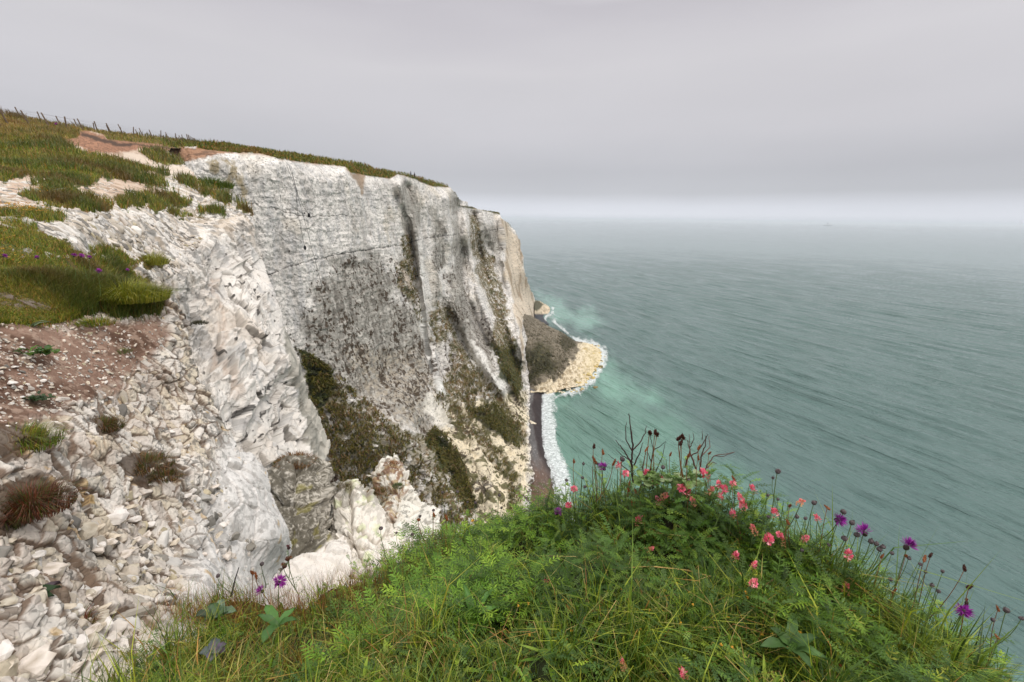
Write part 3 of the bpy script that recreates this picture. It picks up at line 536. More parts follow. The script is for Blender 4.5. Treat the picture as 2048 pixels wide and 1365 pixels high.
# ================================================================== 6. SHORE, LANDSLIP, SEA
def cst(pts, ext): return pts
SH = [(1052,775,3.0),(1085,780,1.0),(1092,790,0.2),(1085,830,0.1),(1090,880,0.1),(1108,930,0.1),(1122,975,0.1),(1135,1030,0.1),(1100,1060,1.2),(1040,1060,3.0),(1046,1000,3.0),(1050,900,3.0),(1075,900,1.5),(1070,840,1.5),(1085,980,1.6)]
fS = tps([(a, b, float(dh(a, b, h))) for a, b, h in SH], 1e-5)
def colS(c):
    Q, px, py = c['P'], c['px'], c['py']; n = len(px)
    u = px - np.interp(py, [775, 830, 880, 930, 975, 1030], [1092, 1085, 1088, 1106, 1122, 1133])   # pixels inland of the water line
    g = fbm(Q, (3, 8, 3), 4, 90); f = fbm(Q, 0.7, 3, 91, 0.7)
    col = mixc(np.tile(C3((98, 95, 94)), (n, 1)), C3((104, 80, 66)), sstep(880, 990, py + 30 * g))
    col = mixc(col, C3((52, 40, 38)), sstep(-26, -16, u + 6 * g) * sstep(0, -6, u) * sstep(1000, 860, py + 0 * g) * 0.9)
    col = mixc(col, C3((56, 50, 50)), sstep(-24, -8, u + 9 * g) * 0.85)
    return mixc(col, C3((180, 176, 170)), sstep(0.55, 0.7, f) * (u < -22) * 0.5)
beach = relief('shingle_beach', [(1040,772),(1098,772),(1100,788),(1088,830),(1092,880),(1112,930),(1128,975),(1142,1040),(1140,1080),(1020,1080),(1030,900)], fS, 0.7, M_shore, lambda c: (0.35 * fbm(c['P'], (3, 6, 3), 4, 92), {}), colS, warp=(1.0, 12.0), back=0)
tag(beach, kind='structure')
SH2 = [(1040,615,18),(1045,632,24),(1060,636,18),(1078,645,10),(1095,655,6),(1120,668,4),(1150,688,1.5),(1170,688,1.2),(1200,700,0.3),(1203,715,0.2),(1196,735,0.2),(1180,755,0.2),(1165,775,0.2),(1130,780,0.4),(1100,785,0.3),(1060,788,1.5),(1040,700,12),(1050,760,3.5),(1100,690,11),(1120,720,8),(1090,740,6.5),(1145,710,4.5),(1160,730,2.2),(1130,750,2.8),(1085,765,4)]
fL = tps([(a, b, float(dh(a, b, h))) for a, b, h in SH2], 1e-5)
SLIP = [(1036,612),(1048,628),(1062,632),(1080,642),(1100,654),(1125,666),(1150,683),(1165,685),(1185,690),(1200,699),(1204,716),(1196,736),(1180,756),(1166,775),(1130,781),(1104,788),(1075,788),(1050,790),(1026,780),(1026,640)]
def colL(c):
    Q, px, py = c['P'], c['px'], c['py']; n = len(px); g = fbm(Q, 9, 4, 95); f = fbm(Q, 2.0, 4, 96, 0.65)
    col = mixc(np.tile(C3((128, 118, 102)), (n, 1)), C3((70, 64, 48)), sstep(-0.1, 0.4, f + 0.3 * g))
    dk = S([(1048,700),(1080,690),(1110,715),(1105,745),(1070,768),(1055,760)], c, 14, 12, 25); col = mixc(col, mixc(np.tile(C3((50, 50, 30)), (n, 1)), C3((92, 86, 60)), sstep(0.1, 0.5, f)), dk * 0.9)
    dk2 = S([(1120,665),(1150,683),(1152,692),(1130,705),(1118,690)], c, 5, 6, 18); col = mixc(col, C3((58, 54, 36)), dk2 * 0.8)
    be = S([(1160,684),(1215,690),(1215,760),(1170,790),(1060,792),(1072,776),(1104,765),(1126,750),(1140,732),(1152,708)], c, 3, 8, 14)
    bc = mixc(np.tile(C3((216, 202, 176)), (n, 1)), C3((168, 152, 126)), sstep(-0.2, 0.4, f)); bc = mixc(bc, C3((204, 186, 134)), sstep(1150, 1190, px + 20 * f) * 0.35)
    return mixc(col, bc, be)
slip = relief('landslip_apron', SLIP, fL, 0.7, M_shore, lambda c: ((2.2 * fbm(c['P'], 11, 3, 97) + 0.9 * cells(c['P'], (2.2, 2.2, 2.2), 4)[3] + 0.9 * fbm(c['P'], 1.6, 3, 98)) * sstep(0, -10, sdist(SLIP, c['px'], c['py'])) + 0.9, {}), colL, warp=(1.0, 9.0), back=0.03)
tag(slip, kind='structure')
SLIP2 = [(1068,600),(1082,603),(1096,612),(1102,618),(1098,628),(1086,634),(1100,650),(1070,650)]
fL2 = tps([(a, b, float(dh(a, b, h))) for a, b, h in [(1068,600,16),(1078,604,10),(1090,610,4),(1103,618,.3),(1098,628,.3),(1085,632,.6),(1088,640,.5),(1102,652,.5),(1072,625,9),(1072,645,4)]], 1e-5)
def colL2(c):
    f = fbm(c['P'], 3.0, 4, 96, 0.65); n = len(f)
    col = mixc(np.tile(C3((212, 194, 168)), (n, 1)), C3((160, 146, 124)), sstep(-0.2, 0.4, f)); col = mixc(col, C3((70, 70, 52)), S([(1060,598),(1080,602),(1086,610),(1074,622),(1066,622)], c, 2, 3, 10) * 0.9)
    return mixc(col, C3((74, 74, 78)), sstep(626, 631, c['py']))
slip2 = relief('rocky_point', SLIP2, fL2, 0.7, M_shore, lambda c: (0.9 * cells(c['P'], 4.0, 4)[3], {}), colL2, warp=(1.0, 9.0), back=0)
tag(slip2, kind='structure')

# ---- sea: polar sheet, real swell near the shore, fine ripples in the shader
az = np.radians(np.linspace(-9, 62, 1050)); rr_ = np.concatenate([np.geomspace(60, 1500, 900), np.geomspace(1540, 90000, 60)])
AZ, RR = np.meshgrid(az, rr_); X = RR * np.sin(AZ); Y = RR * np.cos(AZ); sp_ = np.gradient(rr_)[:, None] * np.ones_like(AZ)
ca = math.radians(-25.0); cdir = np.array([math.sin(ca), math.cos(ca)])             # crest direction
T = X * cdir[1] - Y * cdir[0]; U_ = X * cdir[0] + Y * cdir[1]
pts = np.c_[T.ravel(), U_.ravel(), np.zeros(T.size)]
def wave(ws, wl, seed, amp, lam):
    k = np.clip((lam / (2.2 * sp_.ravel())) - 1, 0, 1); return amp * k * fbm(pts, (ws, wl, 1), 2, seed)
ph = 2.2 * fbm(pts, (40, 120, 1), 2, 5)
sw = 0.16 * np.sin(T.ravel() * 2 * math.pi / 15 + ph) * np.clip(15 / (2.5 * sp_.ravel()) - 1, 0, 1) * (0.6 + 0.7 * fbm(pts, (60, 90, 1), 2, 6))
Z = 2.2 * sw + wave(6.5, 50, 7, 0.85, 10) + wave(3.0, 14, 9, 0.34, 5) + wave(1.3, 4.0, 12, 0.11, 2)
Vs = np.c_[X.ravel(), Y.ravel(), Z]
rel = Vs - CAM; dd = rel @ fw; spx = 1024 + F * (rel @ rt) / dd; spy = 682.5 - F * (rel @ up) / dd
c = dict(px=spx, py=spy, q=np.c_[spx, spy, spx * 0])
big = fbm(Vs * (1, 1, 0), (60, 90, 1), 4, 100)
cs = np.tile(C3((80, 104, 99)), (len(Vs), 1))
tq = S([(1080,780),(1150,775),(1205,745),(1260,765),(1300,790),(1320,830),(1400,900),(1520,1000),(1700,1120),(2060,1370),(2060,1900),(1000,1900),(1040,1000)], c, 60, 30, 90)
cs = mixc(cs, C3((100, 136, 121)), tq * 0.95)
cs = mixc(cs, C3((132, 174, 156)), S([(1195,715),(1230,745),(1290,775),(1312,800),(1290,812),(1240,790),(1190,770),(1170,785),(1100,800),(1130,782),(1180,755)], c, 26, 20, 50) * 0.7)
cs = mixc(cs, C3((136, 174, 160)), S([(1085,590),(1110,605),(1190,630),(1210,648),(1180,660),(1120,650),(1095,635)], c, 20, 14, 40) * 0.7)
cs = mixc(cs, C3((80, 102, 96)), sstep(0.0, 0.6, big) * 0.35)
gi = np.arange(X.size).reshape(X.shape)
Qs = np.stack([gi[:-1, :-1], gi[:-1, 1:], gi[1:, 1:], gi[1:, :-1]], -1).reshape(-1, 4)
ms = bpy.data.materials.new('sea_water'); ms.use_nodes = True; t = ms.node_tree; b = t.nodes['Principled BSDF']; b.inputs['Roughness'].default_value = 0.07; b.inputs['IOR'].default_value = 1.33
a = t.nodes.new('ShaderNodeAttribute'); a.attribute_name = 'Col'; t.links.new(a.outputs['Color'], b.inputs['Base Color'])
geo = t.nodes.new('ShaderNodeNewGeometry'); prev = None
for sc_, st_, dist_ in (((0.42, 0.07, 1), 0.9, 0.9), ((1.5, 0.45, 1), 0.7, 0.22), ((0.06, 0.010, 1), 0.8, 4.0)):
    mpn = t.nodes.new('ShaderNodeMapping'); mpn.vector_type = 'TEXTURE'; mpn.inputs['Rotation'].default_value = (0, 0, -ca); mpn.inputs['Scale'].default_value = (1 / sc_[0], 1 / sc_[1], 1)
    nn = t.nodes.new('ShaderNodeTexNoise'); nn.inputs['Scale'].default_value = 1; nn.inputs['Detail'].default_value = 5; nn.inputs['Roughness'].default_value = 0.6; nn.inputs['Distortion'].default_value = 0.3
    bp = t.nodes.new('ShaderNodeBump'); bp.inputs['Strength'].default_value = st_; bp.inputs['Distance'].default_value = dist_
    t.links.new(geo.outputs['Position'], mpn.inputs[0]); t.links.new(mpn.outputs[0], nn.inputs['Vector']); t.links.new(nn.outputs['Fac'], bp.inputs['Height'])
    if prev: t.links.new(prev.outputs[0], bp.inputs['Normal'])
    prev = bp
t.links.new(prev.outputs[0], b.inputs['Normal'])
sea = mesh('sea', Vs, quads=Qs, cols=cs, mat=ms, smooth=True); tag(sea, kind='structure')
sb = mesh('sea_bed', [(-2000, -2000, -6), (4000, -2000, -6), (4000, 4000, -6), (-2000, 4000, -6)], quads=[(0, 1, 2, 3)], cols=np.tile(C3((70, 80, 76)), (4, 1)), mat=M_shore); tag(sb, kind='structure')

# ---- foam lying on the water: only the cells where the lace is dense enough
M_lace = bpy.data.materials.new('foam_lace'); M_lace.use_nodes = True; t = M_lace.node_tree; b = t.nodes['Principled BSDF']; b.inputs['Base Color'].default_value = (0.78, 0.81, 0.80, 1); b.inputs['Roughness'].default_value = 0.9
at = t.nodes.new('ShaderNodeAttribute'); at.attribute_name = 'Col'; ge = t.nodes.new('ShaderNodeNewGeometry'); n1 = t.nodes.new('ShaderNodeTexNoise'); n1.inputs['Scale'].default_value = 1.0; n1.inputs['Detail'].default_value = 9; n1.inputs['Roughness'].default_value = 0.72; n1.inputs['Distortion'].default_value = 0.8
ad = t.nodes.new('ShaderNodeMath'); ad.operation = 'ADD'; mr = t.nodes.new('ShaderNodeMapRange'); mr.inputs['From Min'].default_value = 0.80; mr.inputs['From Max'].default_value = 1.18
sr = t.nodes.new('ShaderNodeSeparateColor'); t.links.new(at.outputs['Color'], sr.inputs[0]); t.links.new(ge.outputs['Position'], n1.inputs['Vector']); t.links.new(n1.outputs['Fac'], ad.inputs[0]); t.links.new(sr.outputs[0], ad.inputs[1]); t.links.new(ad.outputs[0], mr.inputs['Value']); t.links.new(mr.outputs[0], b.inputs['Alpha'])
def foam(name, poly, line, w, thr, seed):
    A = np.array(poly, float); xs = np.arange(A[:, 0].min(), A[:, 0].max(), 1.2); ys = np.arange(A[:, 1].min(), A[:, 1].max(), 1.2); PX, PY = np.meshgrid(xs, ys)
    W = P(PX, PY, dh(PX, PY, 0.75)); q = W.reshape(-1, 3); d_ = sdist(line, PX, PY).ravel() + 5 * fbm(q, (3, 14, 1), 4, seed, 0.6)
    dens = 0.55 * sstep(w, -3, d_) * sstep(2, -4, sdist(poly, PX, PY).ravel()); g = np.arange(PX.size).reshape(PX.shape)
    m = (dens > 0.02).reshape(PX.shape); cell = m[:-1, :-1] | m[1:, 1:]; r, c_ = np.nonzero(cell)
    Q = np.stack([g[r, c_], g[r + 1, c_], g[r + 1, c_ + 1], g[r, c_ + 1]], 1); u = np.unique(Q); rm = -np.ones(PX.size, int); rm[u] = np.arange(len(u))
    o = mesh(name, q[u], quads=rm[Q], cols=np.repeat(dens[u][:, None], 3, 1), mat=M_lace, smooth=True); return tag(o, 'white surf and foam lace washing along the shore', 'foam', kind='stuff')
foam('surf_foam', [(1080,780),(1110,780),(1132,830),(1136,900),(1158,960),(1184,1050),(1110,1050),(1100,960),(1082,900)], [(1086,786),(1108,786),(1104,830),(1112,890),(1134,950),(1150,1050),(1116,1050),(1106,960),(1090,900),(1084,840)], 16, -0.35, 111)
foam('surf_foam', [(1085,600),(1230,690),(1240,740),(1200,800),(1090,800),(1160,770),(1190,740),(1196,702),(1150,684),(1096,640)], [(1098,632),(1110,650),(1150,680),(1180,683),(1206,695),(1212,716),(1202,742),(1186,762),(1165,782),(1110,794),(1100,786),(1165,770),(1196,735),(1200,702),(1150,686)], 14, -0.25, 113)
foam('surf_foam', [(1090,605),(1120,612),(1110,650),(1090,650),(1084,634),(1102,620)], [(1100,614),(1110,618),(1104,630),(1092,640),(1086,634),(1100,626)], 6, -0.3, 115)

# ---- boulders on the landslip shore
def rock_mesh(name, seed, mat, colr, sub=2, flat=0.65):
    import bmesh
    bm = bmesh.new(); bmesh.ops.create_icosphere(bm, subdivisions=sub, radius=1.0)
    v = np.array([x.co[:] for x in bm.verts]); f = [[x.index for x in fc.verts] for fc in bm.faces]; bm.free()
    cc = cells(v, 0.9, seed); v = v * (1 + 0.35 * fbm(v, 1.1, 2, seed) + 0.22 * cc[3])[:, None]
    for k in range(5):                                     # flat broken faces
        nrm = G[(seed * 13 + k * 7) % 1024]; h = v @ nrm; v = v - np.maximum(h - 0.62, 0)[:, None] * nrm
    v[:, 2] *= flat
    cl = mixc(np.tile(C3(colr), (len(v), 1)), C3((150, 134, 112)), sstep(0.0, 0.5, fbm(v, 0.6, 3, seed + 2)) * 0.7)
    o = mesh(name, v, tris=f, cols=cl, mat=mat, smooth=False, link=False); return o.data
BM = [rock_mesh('boulder', s, M_shore, cc_, 2) for s, cc_ in ((1, (222, 206, 176)), (2, (212, 192, 136)), (3, (196, 172, 104)), (4, (228, 216, 192)), (5, (196, 176, 128)), (6, (120, 108, 70)))]
cnt = 0
while cnt < 170:
    px = RS.uniform(1078, 1210); py = RS.uniform(685, 790)
    s = float(sdist([(1150,690),(1185,688),(1204,700),(1208,716),(1200,738),(1184,758),(1168,778),(1130,786),(1100,790),(1075,784),(1100,768),(1140,756),(1165,730),(1170,700)], px, py))
    if s > 5 * RS.rand() ** 2: continue
    edge = px > 1150 + (py - 690) * -0.1
    r = RS.uniform(0.5, 1.2) * (1.9 if RS.rand() < 0.15 else 1.0)
    p = P(px, py, dh(px, py, 0.8)); o = bpy.data.objects.new('boulder', BM[RS.choice([1, 2, 1, 4, 5, 2]) if edge else RS.choice([0, 3, 0, 4, 3])]); C.objects.link(o)
    o.location = p; o.scale = (r, r * RS.uniform(.7, 1), r); o.rotation_euler = (RS.uniform(-.3, .3), RS.uniform(-.3, .3), RS.uniform(0, 6)); cnt += 1
    tag(o, 'pale or ochre fallen boulder at the foot of the landslip where the surf breaks', 'boulder', 'boulders on the landslip shore')
for px, py, r, lb in ((1063.5, 848, 2.3, 'lone pale pointed boulder lying on the grey shingle beach'), (1060, 1003, 1.5, 'cream boulder low on the red brown shingle, right one of two'), (1055, 992, 1.1, 'cream boulder low on the red brown shingle, left one of two'), (1191, 775, 1.6, 'dark rock awash alone in the turquoise water off the landslip')):
    o = bpy.data.objects.new('boulder', BM[5 if px > 1180 else 3]); C.objects.link(o); o.location = P(px, py, dh(px, py, 1.2 if px < 1180 else 0.2)); o.scale = (r, r, r * 0.9); tag(o, lb, 'boulder')

# ================================================================== 7. VEGETATION
def blades(base, height, width, lean, leancol, seed=0, droop=0.5):
    """tapering curved blades: 5 vertices, one quad and one triangle each"""
    n = len(base); r = np.random.RandomState(seed); a = r.uniform(0, 2 * math.pi, n)
    h = height[:, None]; w = width[:, None] * 0.5
    out_ = np.c_[np.cos(a), np.sin(a), np.zeros(n)] * lean[:, None]
    side = np.c_[-np.sin(a), np.cos(a), np.zeros(n)]; ja = r.uniform(-1, 1, n)[:, None]; side = side + ja * np.c_[np.cos(a), np.sin(a), np.zeros(n)]; side /= np.linalg.norm(side, axis=1)[:, None]
    upv = np.array([0, 0, 1.0])
    mid = base + upv * h * 0.55 + out_ * h * 0.28; tip = base + upv * h * (1 - droop * lean[:, None] ** 2 * 0.6) + out_ * h * 0.95
    V = np.stack([base - side * w, base + side * w, mid + side * w * 0.8, mid - side * w * 0.8, tip], 1).reshape(-1, 3)
    k = np.arange(n) * 5; Q = np.stack([k, k + 1, k + 2, k + 3], 1); T_ = np.stack([k + 3, k + 2, k + 4], 1)
    return V, Q, T_, np.repeat(leancol, 5, 0)
def palette(n, cols, wts, r, jit=0.18):
    cc = np.array([C3(x) for x in cols]); cc = np.where(((cc[:, 1] > cc[:, 0]) & (cc[:, 1] > cc[:, 2]))[:, None], cc * [1.42, 1.14, 0.55], cc); i = r.choice(len(cols), n, p=np.array(wts) / sum(wts)); return cc[i] * (1 + r.uniform(-jit, jit, (n, 1))) * (1 + r.uniform(-.06, .06, (n, 3)))
class Bag:
    def __init__(s): s.V = []; s.Q = []; s.T = []; s.C = []; s.n = 0
    def add(s, V, Q, T_, Cc):
        s.V.append(V); s.C.append(Cc)
        if Q is not None and len(Q): s.Q.append(Q + s.n)
        if T_ is not None and len(T_): s.T.append(T_ + s.n)
        s.n += len(V)
    def build(s, name, mat, **k):
        return mesh(name, np.concatenate(s.V), np.concatenate(s.Q) if s.Q else None, np.concatenate(s.T) if s.T else None, np.concatenate(s.C), mat, **k)
def inpoly(poly, n, r, extra=None):
    A = np.array(poly, float); out_ = []
    while sum(len(o) for o in out_) < n:
        p = np.c_[r.uniform(A[:, 0].min(), A[:, 0].max(), n), r.uniform(A[:, 1].min(), A[:, 1].max(), n)]
        out_.append(p[sdist(poly, p[:, 0], p[:, 1]) < 0])
    return np.concatenate(out_)[:n]

GREENS = [(100, 124, 46), (70, 98, 40), (132, 144, 60), (160, 142, 74), (178, 128, 66), (78, 90, 42)]
# ---- hillside grass
r = np.random.RandomState(21); bag = Bag()
BANKG = [(-200,548),(0,548),(120,556),(200,570),(290,588),(335,606),(318,628),(235,640),(200,622),(150,640),(60,652),(-200,648)]
for i, poly in enumerate(GR2 + [BANKG]):
    A = np.array(poly, float); Ar = 0.5 * abs(np.dot(A[:, 0], np.roll(A[:, 1], 1)) - np.dot(A[:, 1], np.roll(A[:, 0], 1)))
    df = f3 if poly is BANKG else f2; n = int(Ar * (1.6 if poly is BANKG else 0.85)); p = inpoly(poly, n, r); p = np.r_[p, p[:n // 5] + r.normal(0, 7, (n // 5, 2)) * np.clip((p[:n // 5, 1:] - 225) / 150, 0.1, 1)]; p = p[~((p[:, 0] > 340) & (p[:, 1] > 303) & (p[:, 1] < 312))]; p = p[p[:, 1] > np.interp(p[:, 0], [-160, 0, 100, 200, 300, 400, 470], [192, 227, 244, 261, 272, 283, 292])]; p = p if poly is BANKG else p[veg2(p[:, 0], p[:, 1], np.c_[p, 0 * p[:, 0]]) < r.exponential(4, len(p)) * np.clip((p[:, 1] - 225) / 150, 0.1, 1)]; n = len(p)
    d = df(p[:, 0], p[:, 1]); W = P(p[:, 0], p[:, 1], d)
    cl = fbm(W, (1.6, 1.6, 1.6) if i else (4, 4, 4), 3, 200); hb = np.clip(0.022 * d ** 0.82 * 1.1, 0.05, 0.6)
    h = hb * r.uniform(0.5, 1.3, n) * (1 + 1.3 * np.clip(cl, -0.5, 1)); w = np.maximum(0.0035, d * 0.0011)
    if i == 0: h *= np.where(p[:, 1] < 290, 0.75, 1.0)
    col = palette(n, GREENS, (3, 3, 2, 1.2, 1.4, 2), r)
    dry = sstep(300, 255, p[:, 1]) * (i == 0) * 0.75 + 0.25 * sstep(0.1, 0.5, fbm(W, 1.1 if d.mean() < 15 else 4, 3, 202)); col = mixc(col, C3((158, 132, 76)) , np.clip(dry * r.uniform(0.4, 1.3, n), 0, 1))
    col = mixc(col, C3((52, 70, 26)), sstep(0.0, 0.4, cl) * 0.6); col = mixc(col, C3((104, 70, 40)), sstep(0.15, 0.5, fbm(W, 0.9 if d.mean() < 15 else 3, 3, 203)) * 0.6)
    bag.add(*blades(W - [0, 0, 0.01], h, w, r.uniform(0.1, 0.9, n), col, 300 + i))
hg = bag.build('hillside_grass', M_leaf); tag(hg, 'green and straw coloured grass covering the hillside at the upper left', 'grass', kind='stuff')

# ---- grass lip of the far cliff
bag = Bag(); p = inpoly(CAP1, 9000, r); d = d1fn(p[:, 0], p[:, 1]); W = P(p[:, 0], p[:, 1], d); n = len(p)
col = mixc(palette(n, GREENS, (2, 2, 1, 1, 1.5, 2), r) * 0.9, C3((150, 112, 62)), sstep(0.0, 0.4, fbm(W, 7, 3, 205)) * 0.7)
bag.add(*blades(W, r.uniform(0.25, 0.8, n) * (1 + 0.6 * fbm(W, 5, 2, 206)), np.full(n, 0.16), r.uniform(0.1, 0.8, n), col, 350))
# scrub leaves over the vegetated slopes of the cliff
for i, (poly, dens) in enumerate([(v, 0.14) for v in VEG1] + [(v, 0.7) for v in VEGD]):
    A = np.array(poly, float); Ar = 0.5 * abs(np.dot(A[:, 0], np.roll(A[:, 1], 1)) - np.dot(A[:, 1], np.roll(A[:, 0], 1))); n = int(Ar * dens)
    p = inpoly(poly, n, r); d = d1fn(p[:, 0], p[:, 1]); W = P(p[:, 0], p[:, 1], d - 1.2); cl = fbm(W, 3.0, 3, 210); k = cl > -0.15; W = W[k]; n = len(W)
    col = palette(n, [(90, 92, 48), (64, 70, 34), (112, 98, 60), (122, 94, 62)], (3, 2, 2, 1.5) if i < 7 else (3, 5, 0.6, 0.3), r)
    bag.add(*blades(W, r.uniform(0.5, 1.5, n), np.full(n, 0.30), r.uniform(0.5, 1.5, n), col, 360 + i, 0.8))
for poly, n, cols, w_ in (([(1046,640),(1062,636),(1090,652),(1125,672),(1152,690),(1138,712),(1120,742),(1090,762),(1060,775),(1046,770)], 2200, [(104, 94, 70), (80, 74, 50), (128, 116, 92)], (2, 2, 1)), ([(1048,700),(1080,690),(1110,715),(1105,745),(1070,768),(1050,765)], 1800, [(60, 66, 32), (48, 52, 28), (84, 84, 46)], (3, 3, 1)), ([(1120,665),(1150,683),(1152,692),(1130,705),(1118,690)], 400, [(60, 62, 34), (78, 76, 46)], (1, 1))):
    p = inpoly(poly, n, r); W = P(p[:, 0], p[:, 1], fL(p[:, 0], p[:, 1]) - 0.5); W = W[fbm(W, 5.0, 3, 215) > -0.1]; n = len(W); bag.add(*blades(W, r.uniform(0.5, 1.6, n), np.full(n, 0.45), r.uniform(0.6, 1.5, n), palette(n, cols, w_, r), 380, 0.8))
sc_ = bag.build('clifftop_scrub', M_leaf); tag(sc_, 'rough turf along the far cliff top and scrub on its lower slopes', 'scrub', kind='stuff')

# ---- foreground turf
r = np.random.RandomState(31); bag = Bag()
def crest(x): return np.interp(x, [60, 200, 300, 450, 600, 720, 850, 980, 1100, 1200, 1300, 1400, 1480, 1600, 1700, 1800, 1900, 1980, 2060, 2200], [1340, 1262, 1225, 1212, 1212, 1168, 1118, 1068, 1036, 1016, 1014, 1026, 1050, 1126, 1200, 1270, 1330, 1396, 1500, 1700])
n = 75000; px = r.uniform(60, 2200, n); t_ = r.rand(n) ** 1.25; py = crest(px) + 2 + t_ * (1640 - crest(px)); d = f4(px, py); W = P(px, py, d); W[:, 2] += bump4(W); keepg = r.rand(n) < 0.35 + 0.9 * sstep(-0.35, 0.15, fbm(W, 0.16, 3, 224)); px, py, d, W = px[keepg], py[keepg], d[keepg], W[keepg]; n = len(px)
cl = fbm(W, 0.28, 3, 220); leafy = sstep(0.1, -0.2, cl) * sstep(700, 1100, px)
h = r.uniform(0.05, 0.18, n) * (1 + 1.0 * np.clip(cl, -0.7, 1)) * (1 - 0.35 * leafy); h *= np.where(py > 1500, 0.7, 1)
w = r.uniform(0.0018, 0.0046, n)
long_ = r.rand(n) < 0.05; h = np.where(long_, h * 1.55, h); w = np.where(long_, w * 1.5, w)
col = palette(n, [(90, 120, 40), (62, 98, 36), (130, 152, 62), (44, 72, 30), (182, 132, 66), (146, 144, 70)], (4, 5, 2.5, 3.5, 0.45, 0.8), r)
rust = sstep(0.05, 0.4, fbm(W, 0.35, 3, 221)) * sstep(1100, 600, px) * sstep(150, 300, px); col = mixc(col, C3((140, 88, 40)), np.clip(rust * r.uniform(0, 1.2, n), 0, 1) * 0.6)
lit = sstep(0.05, 0.45, fbm(W, 0.3, 3, 222)) * sstep(1200, 1340, py); col = mixc(col, C3((140, 152, 56)), lit * 0.6 * r.rand(n))
bag.add(*blades(W - [0, 0, 0.01], h, w, r.uniform(0.15, 1.2, n), col, 400, 0.6))
n = 620; px = np.r_[r.uniform(150, 900, 400), r.uniform(900, 1950, 220)]; py = crest(px) + 5 + r.rand(n) * 330; W = P(px, py, f4(px, py)); W[:, 2] += bump4(W); bag.add(*blades(W, r.uniform(0.12, 0.26, n), r.uniform(0.0015, 0.0032, n), r.uniform(0.6, 1.6, n), palette(n, [(196, 172, 104), (170, 140, 76), (150, 104, 58)], (2, 2, 1), r), 402, 0.9))
# fine seeding stems along the left crest
n = 2600; px = r.uniform(300, 900, n); py = crest(px) + r.uniform(-4, 60, n); W = P(px, py, f4(px, py)); col = palette(n, [(150, 92, 48), (120, 76, 44), (170, 130, 80)], (2, 2, 1), r)
bag.add(*blades(W, r.uniform(0.12, 0.30, n), np.full(n, 0.0016), r.uniform(0.05, 0.5, n), col, 401, 0.2))
fg = bag.build('bank_grass', M_leaf); tag(fg, 'long mixed green and rusty grass on the bank in front', 'grass', kind='stuff')

def ring_tube(pts, rad, sides=5, col=(0.1, 0.1, 0.05)):
    pts = np.array(pts, float); n = len(pts); tg = np.gradient(pts, axis=0); tg /= np.linalg.norm(tg, axis=1)[:, None] + 1e-12
    ref = np.array([0.31, 0.95, 0.05]); s = np.cross(tg, ref); s /= np.linalg.norm(s, axis=1)[:, None] + 1e-9; b_ = np.cross(tg, s); rad = np.broadcast_to(rad, (n,))
    a = np.arange(sides) * 2 * math.pi / sides; V = pts[:, None] + rad[:, None, None] * (np.cos(a)[None, :, None] * s[:, None] + np.sin(a)[None, :, None] * b_[:, None])
    g = np.arange(n * sides).reshape(n, sides); g2 = np.roll(g, -1, 1); Q = np.stack([g[:-1], g2[:-1], g2[1:], g[1:]], -1).reshape(-1, 4)
    return V.reshape(-1, 3), Q, None, np.tile(col, (n * sides, 1))
# ---- pinnate foliage
def fronds(base, dirv, length, npair, lw, ll, cols, seed, curl=0.5, lobed=False):
    """each frond: a thin midrib and npair pairs of leaflets (diamonds) along a curve that arches over"""
    n = len(base); r = np.random.RandomState(seed); V = []; Q = []; Cc = []; k0 = 0
    hz = dirv.copy(); hz[:, 2] = 0; hz /= np.linalg.norm(hz, axis=1)[:, None] + 1e-9
    sd_ = np.cross(dirv, [0, 0, 1.0]); sd_ /= np.linalg.norm(sd_, axis=1)[:, None] + 1e-9
    def pos(t): return base + dirv * (length * t)[:, None] + np.array([0, 0, -1.0]) * (length * curl * t * t * 0.55)[:, None] + hz * (length * 0.15 * t * t)[:, None]
    def tan(t): v = dirv * length[:, None] + np.array([0, 0, -1.0]) * (length * curl * t * 1.1)[:, None] + hz * (length * 0.3 * t)[:, None]; return v / np.linalg.norm(v, axis=1)[:, None]
    for s in range(4):                                      # midrib
        t0, t1 = np.full(n, s / 4), np.full(n, (s + 1) / 4); a, b2 = pos(t0), pos(t1); wv = sd_ * 0.0009
        V.append(np.stack([a - wv, a + wv, b2 + wv, b2 - wv], 1).reshape(-1, 3)); k = k0 + np.arange(n) * 4; Q.append(np.stack([k, k + 1, k + 2, k + 3], 1)); k0 += 4 * n; Cc.append(np.repeat(cols * 1.1, 4, 0))
    for j in range(npair + 1):
        for sgn in ((-1, 1) if j < npair else (0,)):
            t0 = np.full(n, 0.18 + 0.80 * j / npair); a = pos(t0); tg = tan(t0)
            tp = np.sin(math.pi * (0.15 + 0.75 * j / npair)) ** 0.5
            dl = tg * (0.45 if not lobed else 0.8) + sd_ * sgn * (1.0 if sgn else 0) + r.normal(0, 0.16, (n, 3)); dl /= np.linalg.norm(dl, axis=1)[:, None]
            nn_ = np.cross(dl, tg); nn_ = np.cross(sd_, tg) if sgn == 0 else nn_; nn_ /= np.linalg.norm(nn_, axis=1)[:, None] + 1e-9; wd = np.cross(dl, nn_); wd /= np.linalg.norm(wd, axis=1)[:, None] + 1e-9
            l_ = (ll * tp * r.uniform(0.8, 1.15, n))[:, None]; w_ = lw[:, None] * tp * 0.5
            V.append(np.stack([a, a + dl * l_ * 0.5 + wd * w_, a + dl * l_ + [0, 0, -0.001], a + dl * l_ * 0.5 - wd * w_], 1).reshape(-1, 3))
            k = k0 + np.arange(n) * 4; Q.append(np.stack([k, k + 1, k + 2, k + 3], 1)); k0 += 4 * n; Cc.append(np.repeat(cols * (1 + r.uniform(-.12, .12, (n, 1))), 4, 0))
    return np.concatenate(V), np.concatenate(Q), None, np.concatenate(Cc)
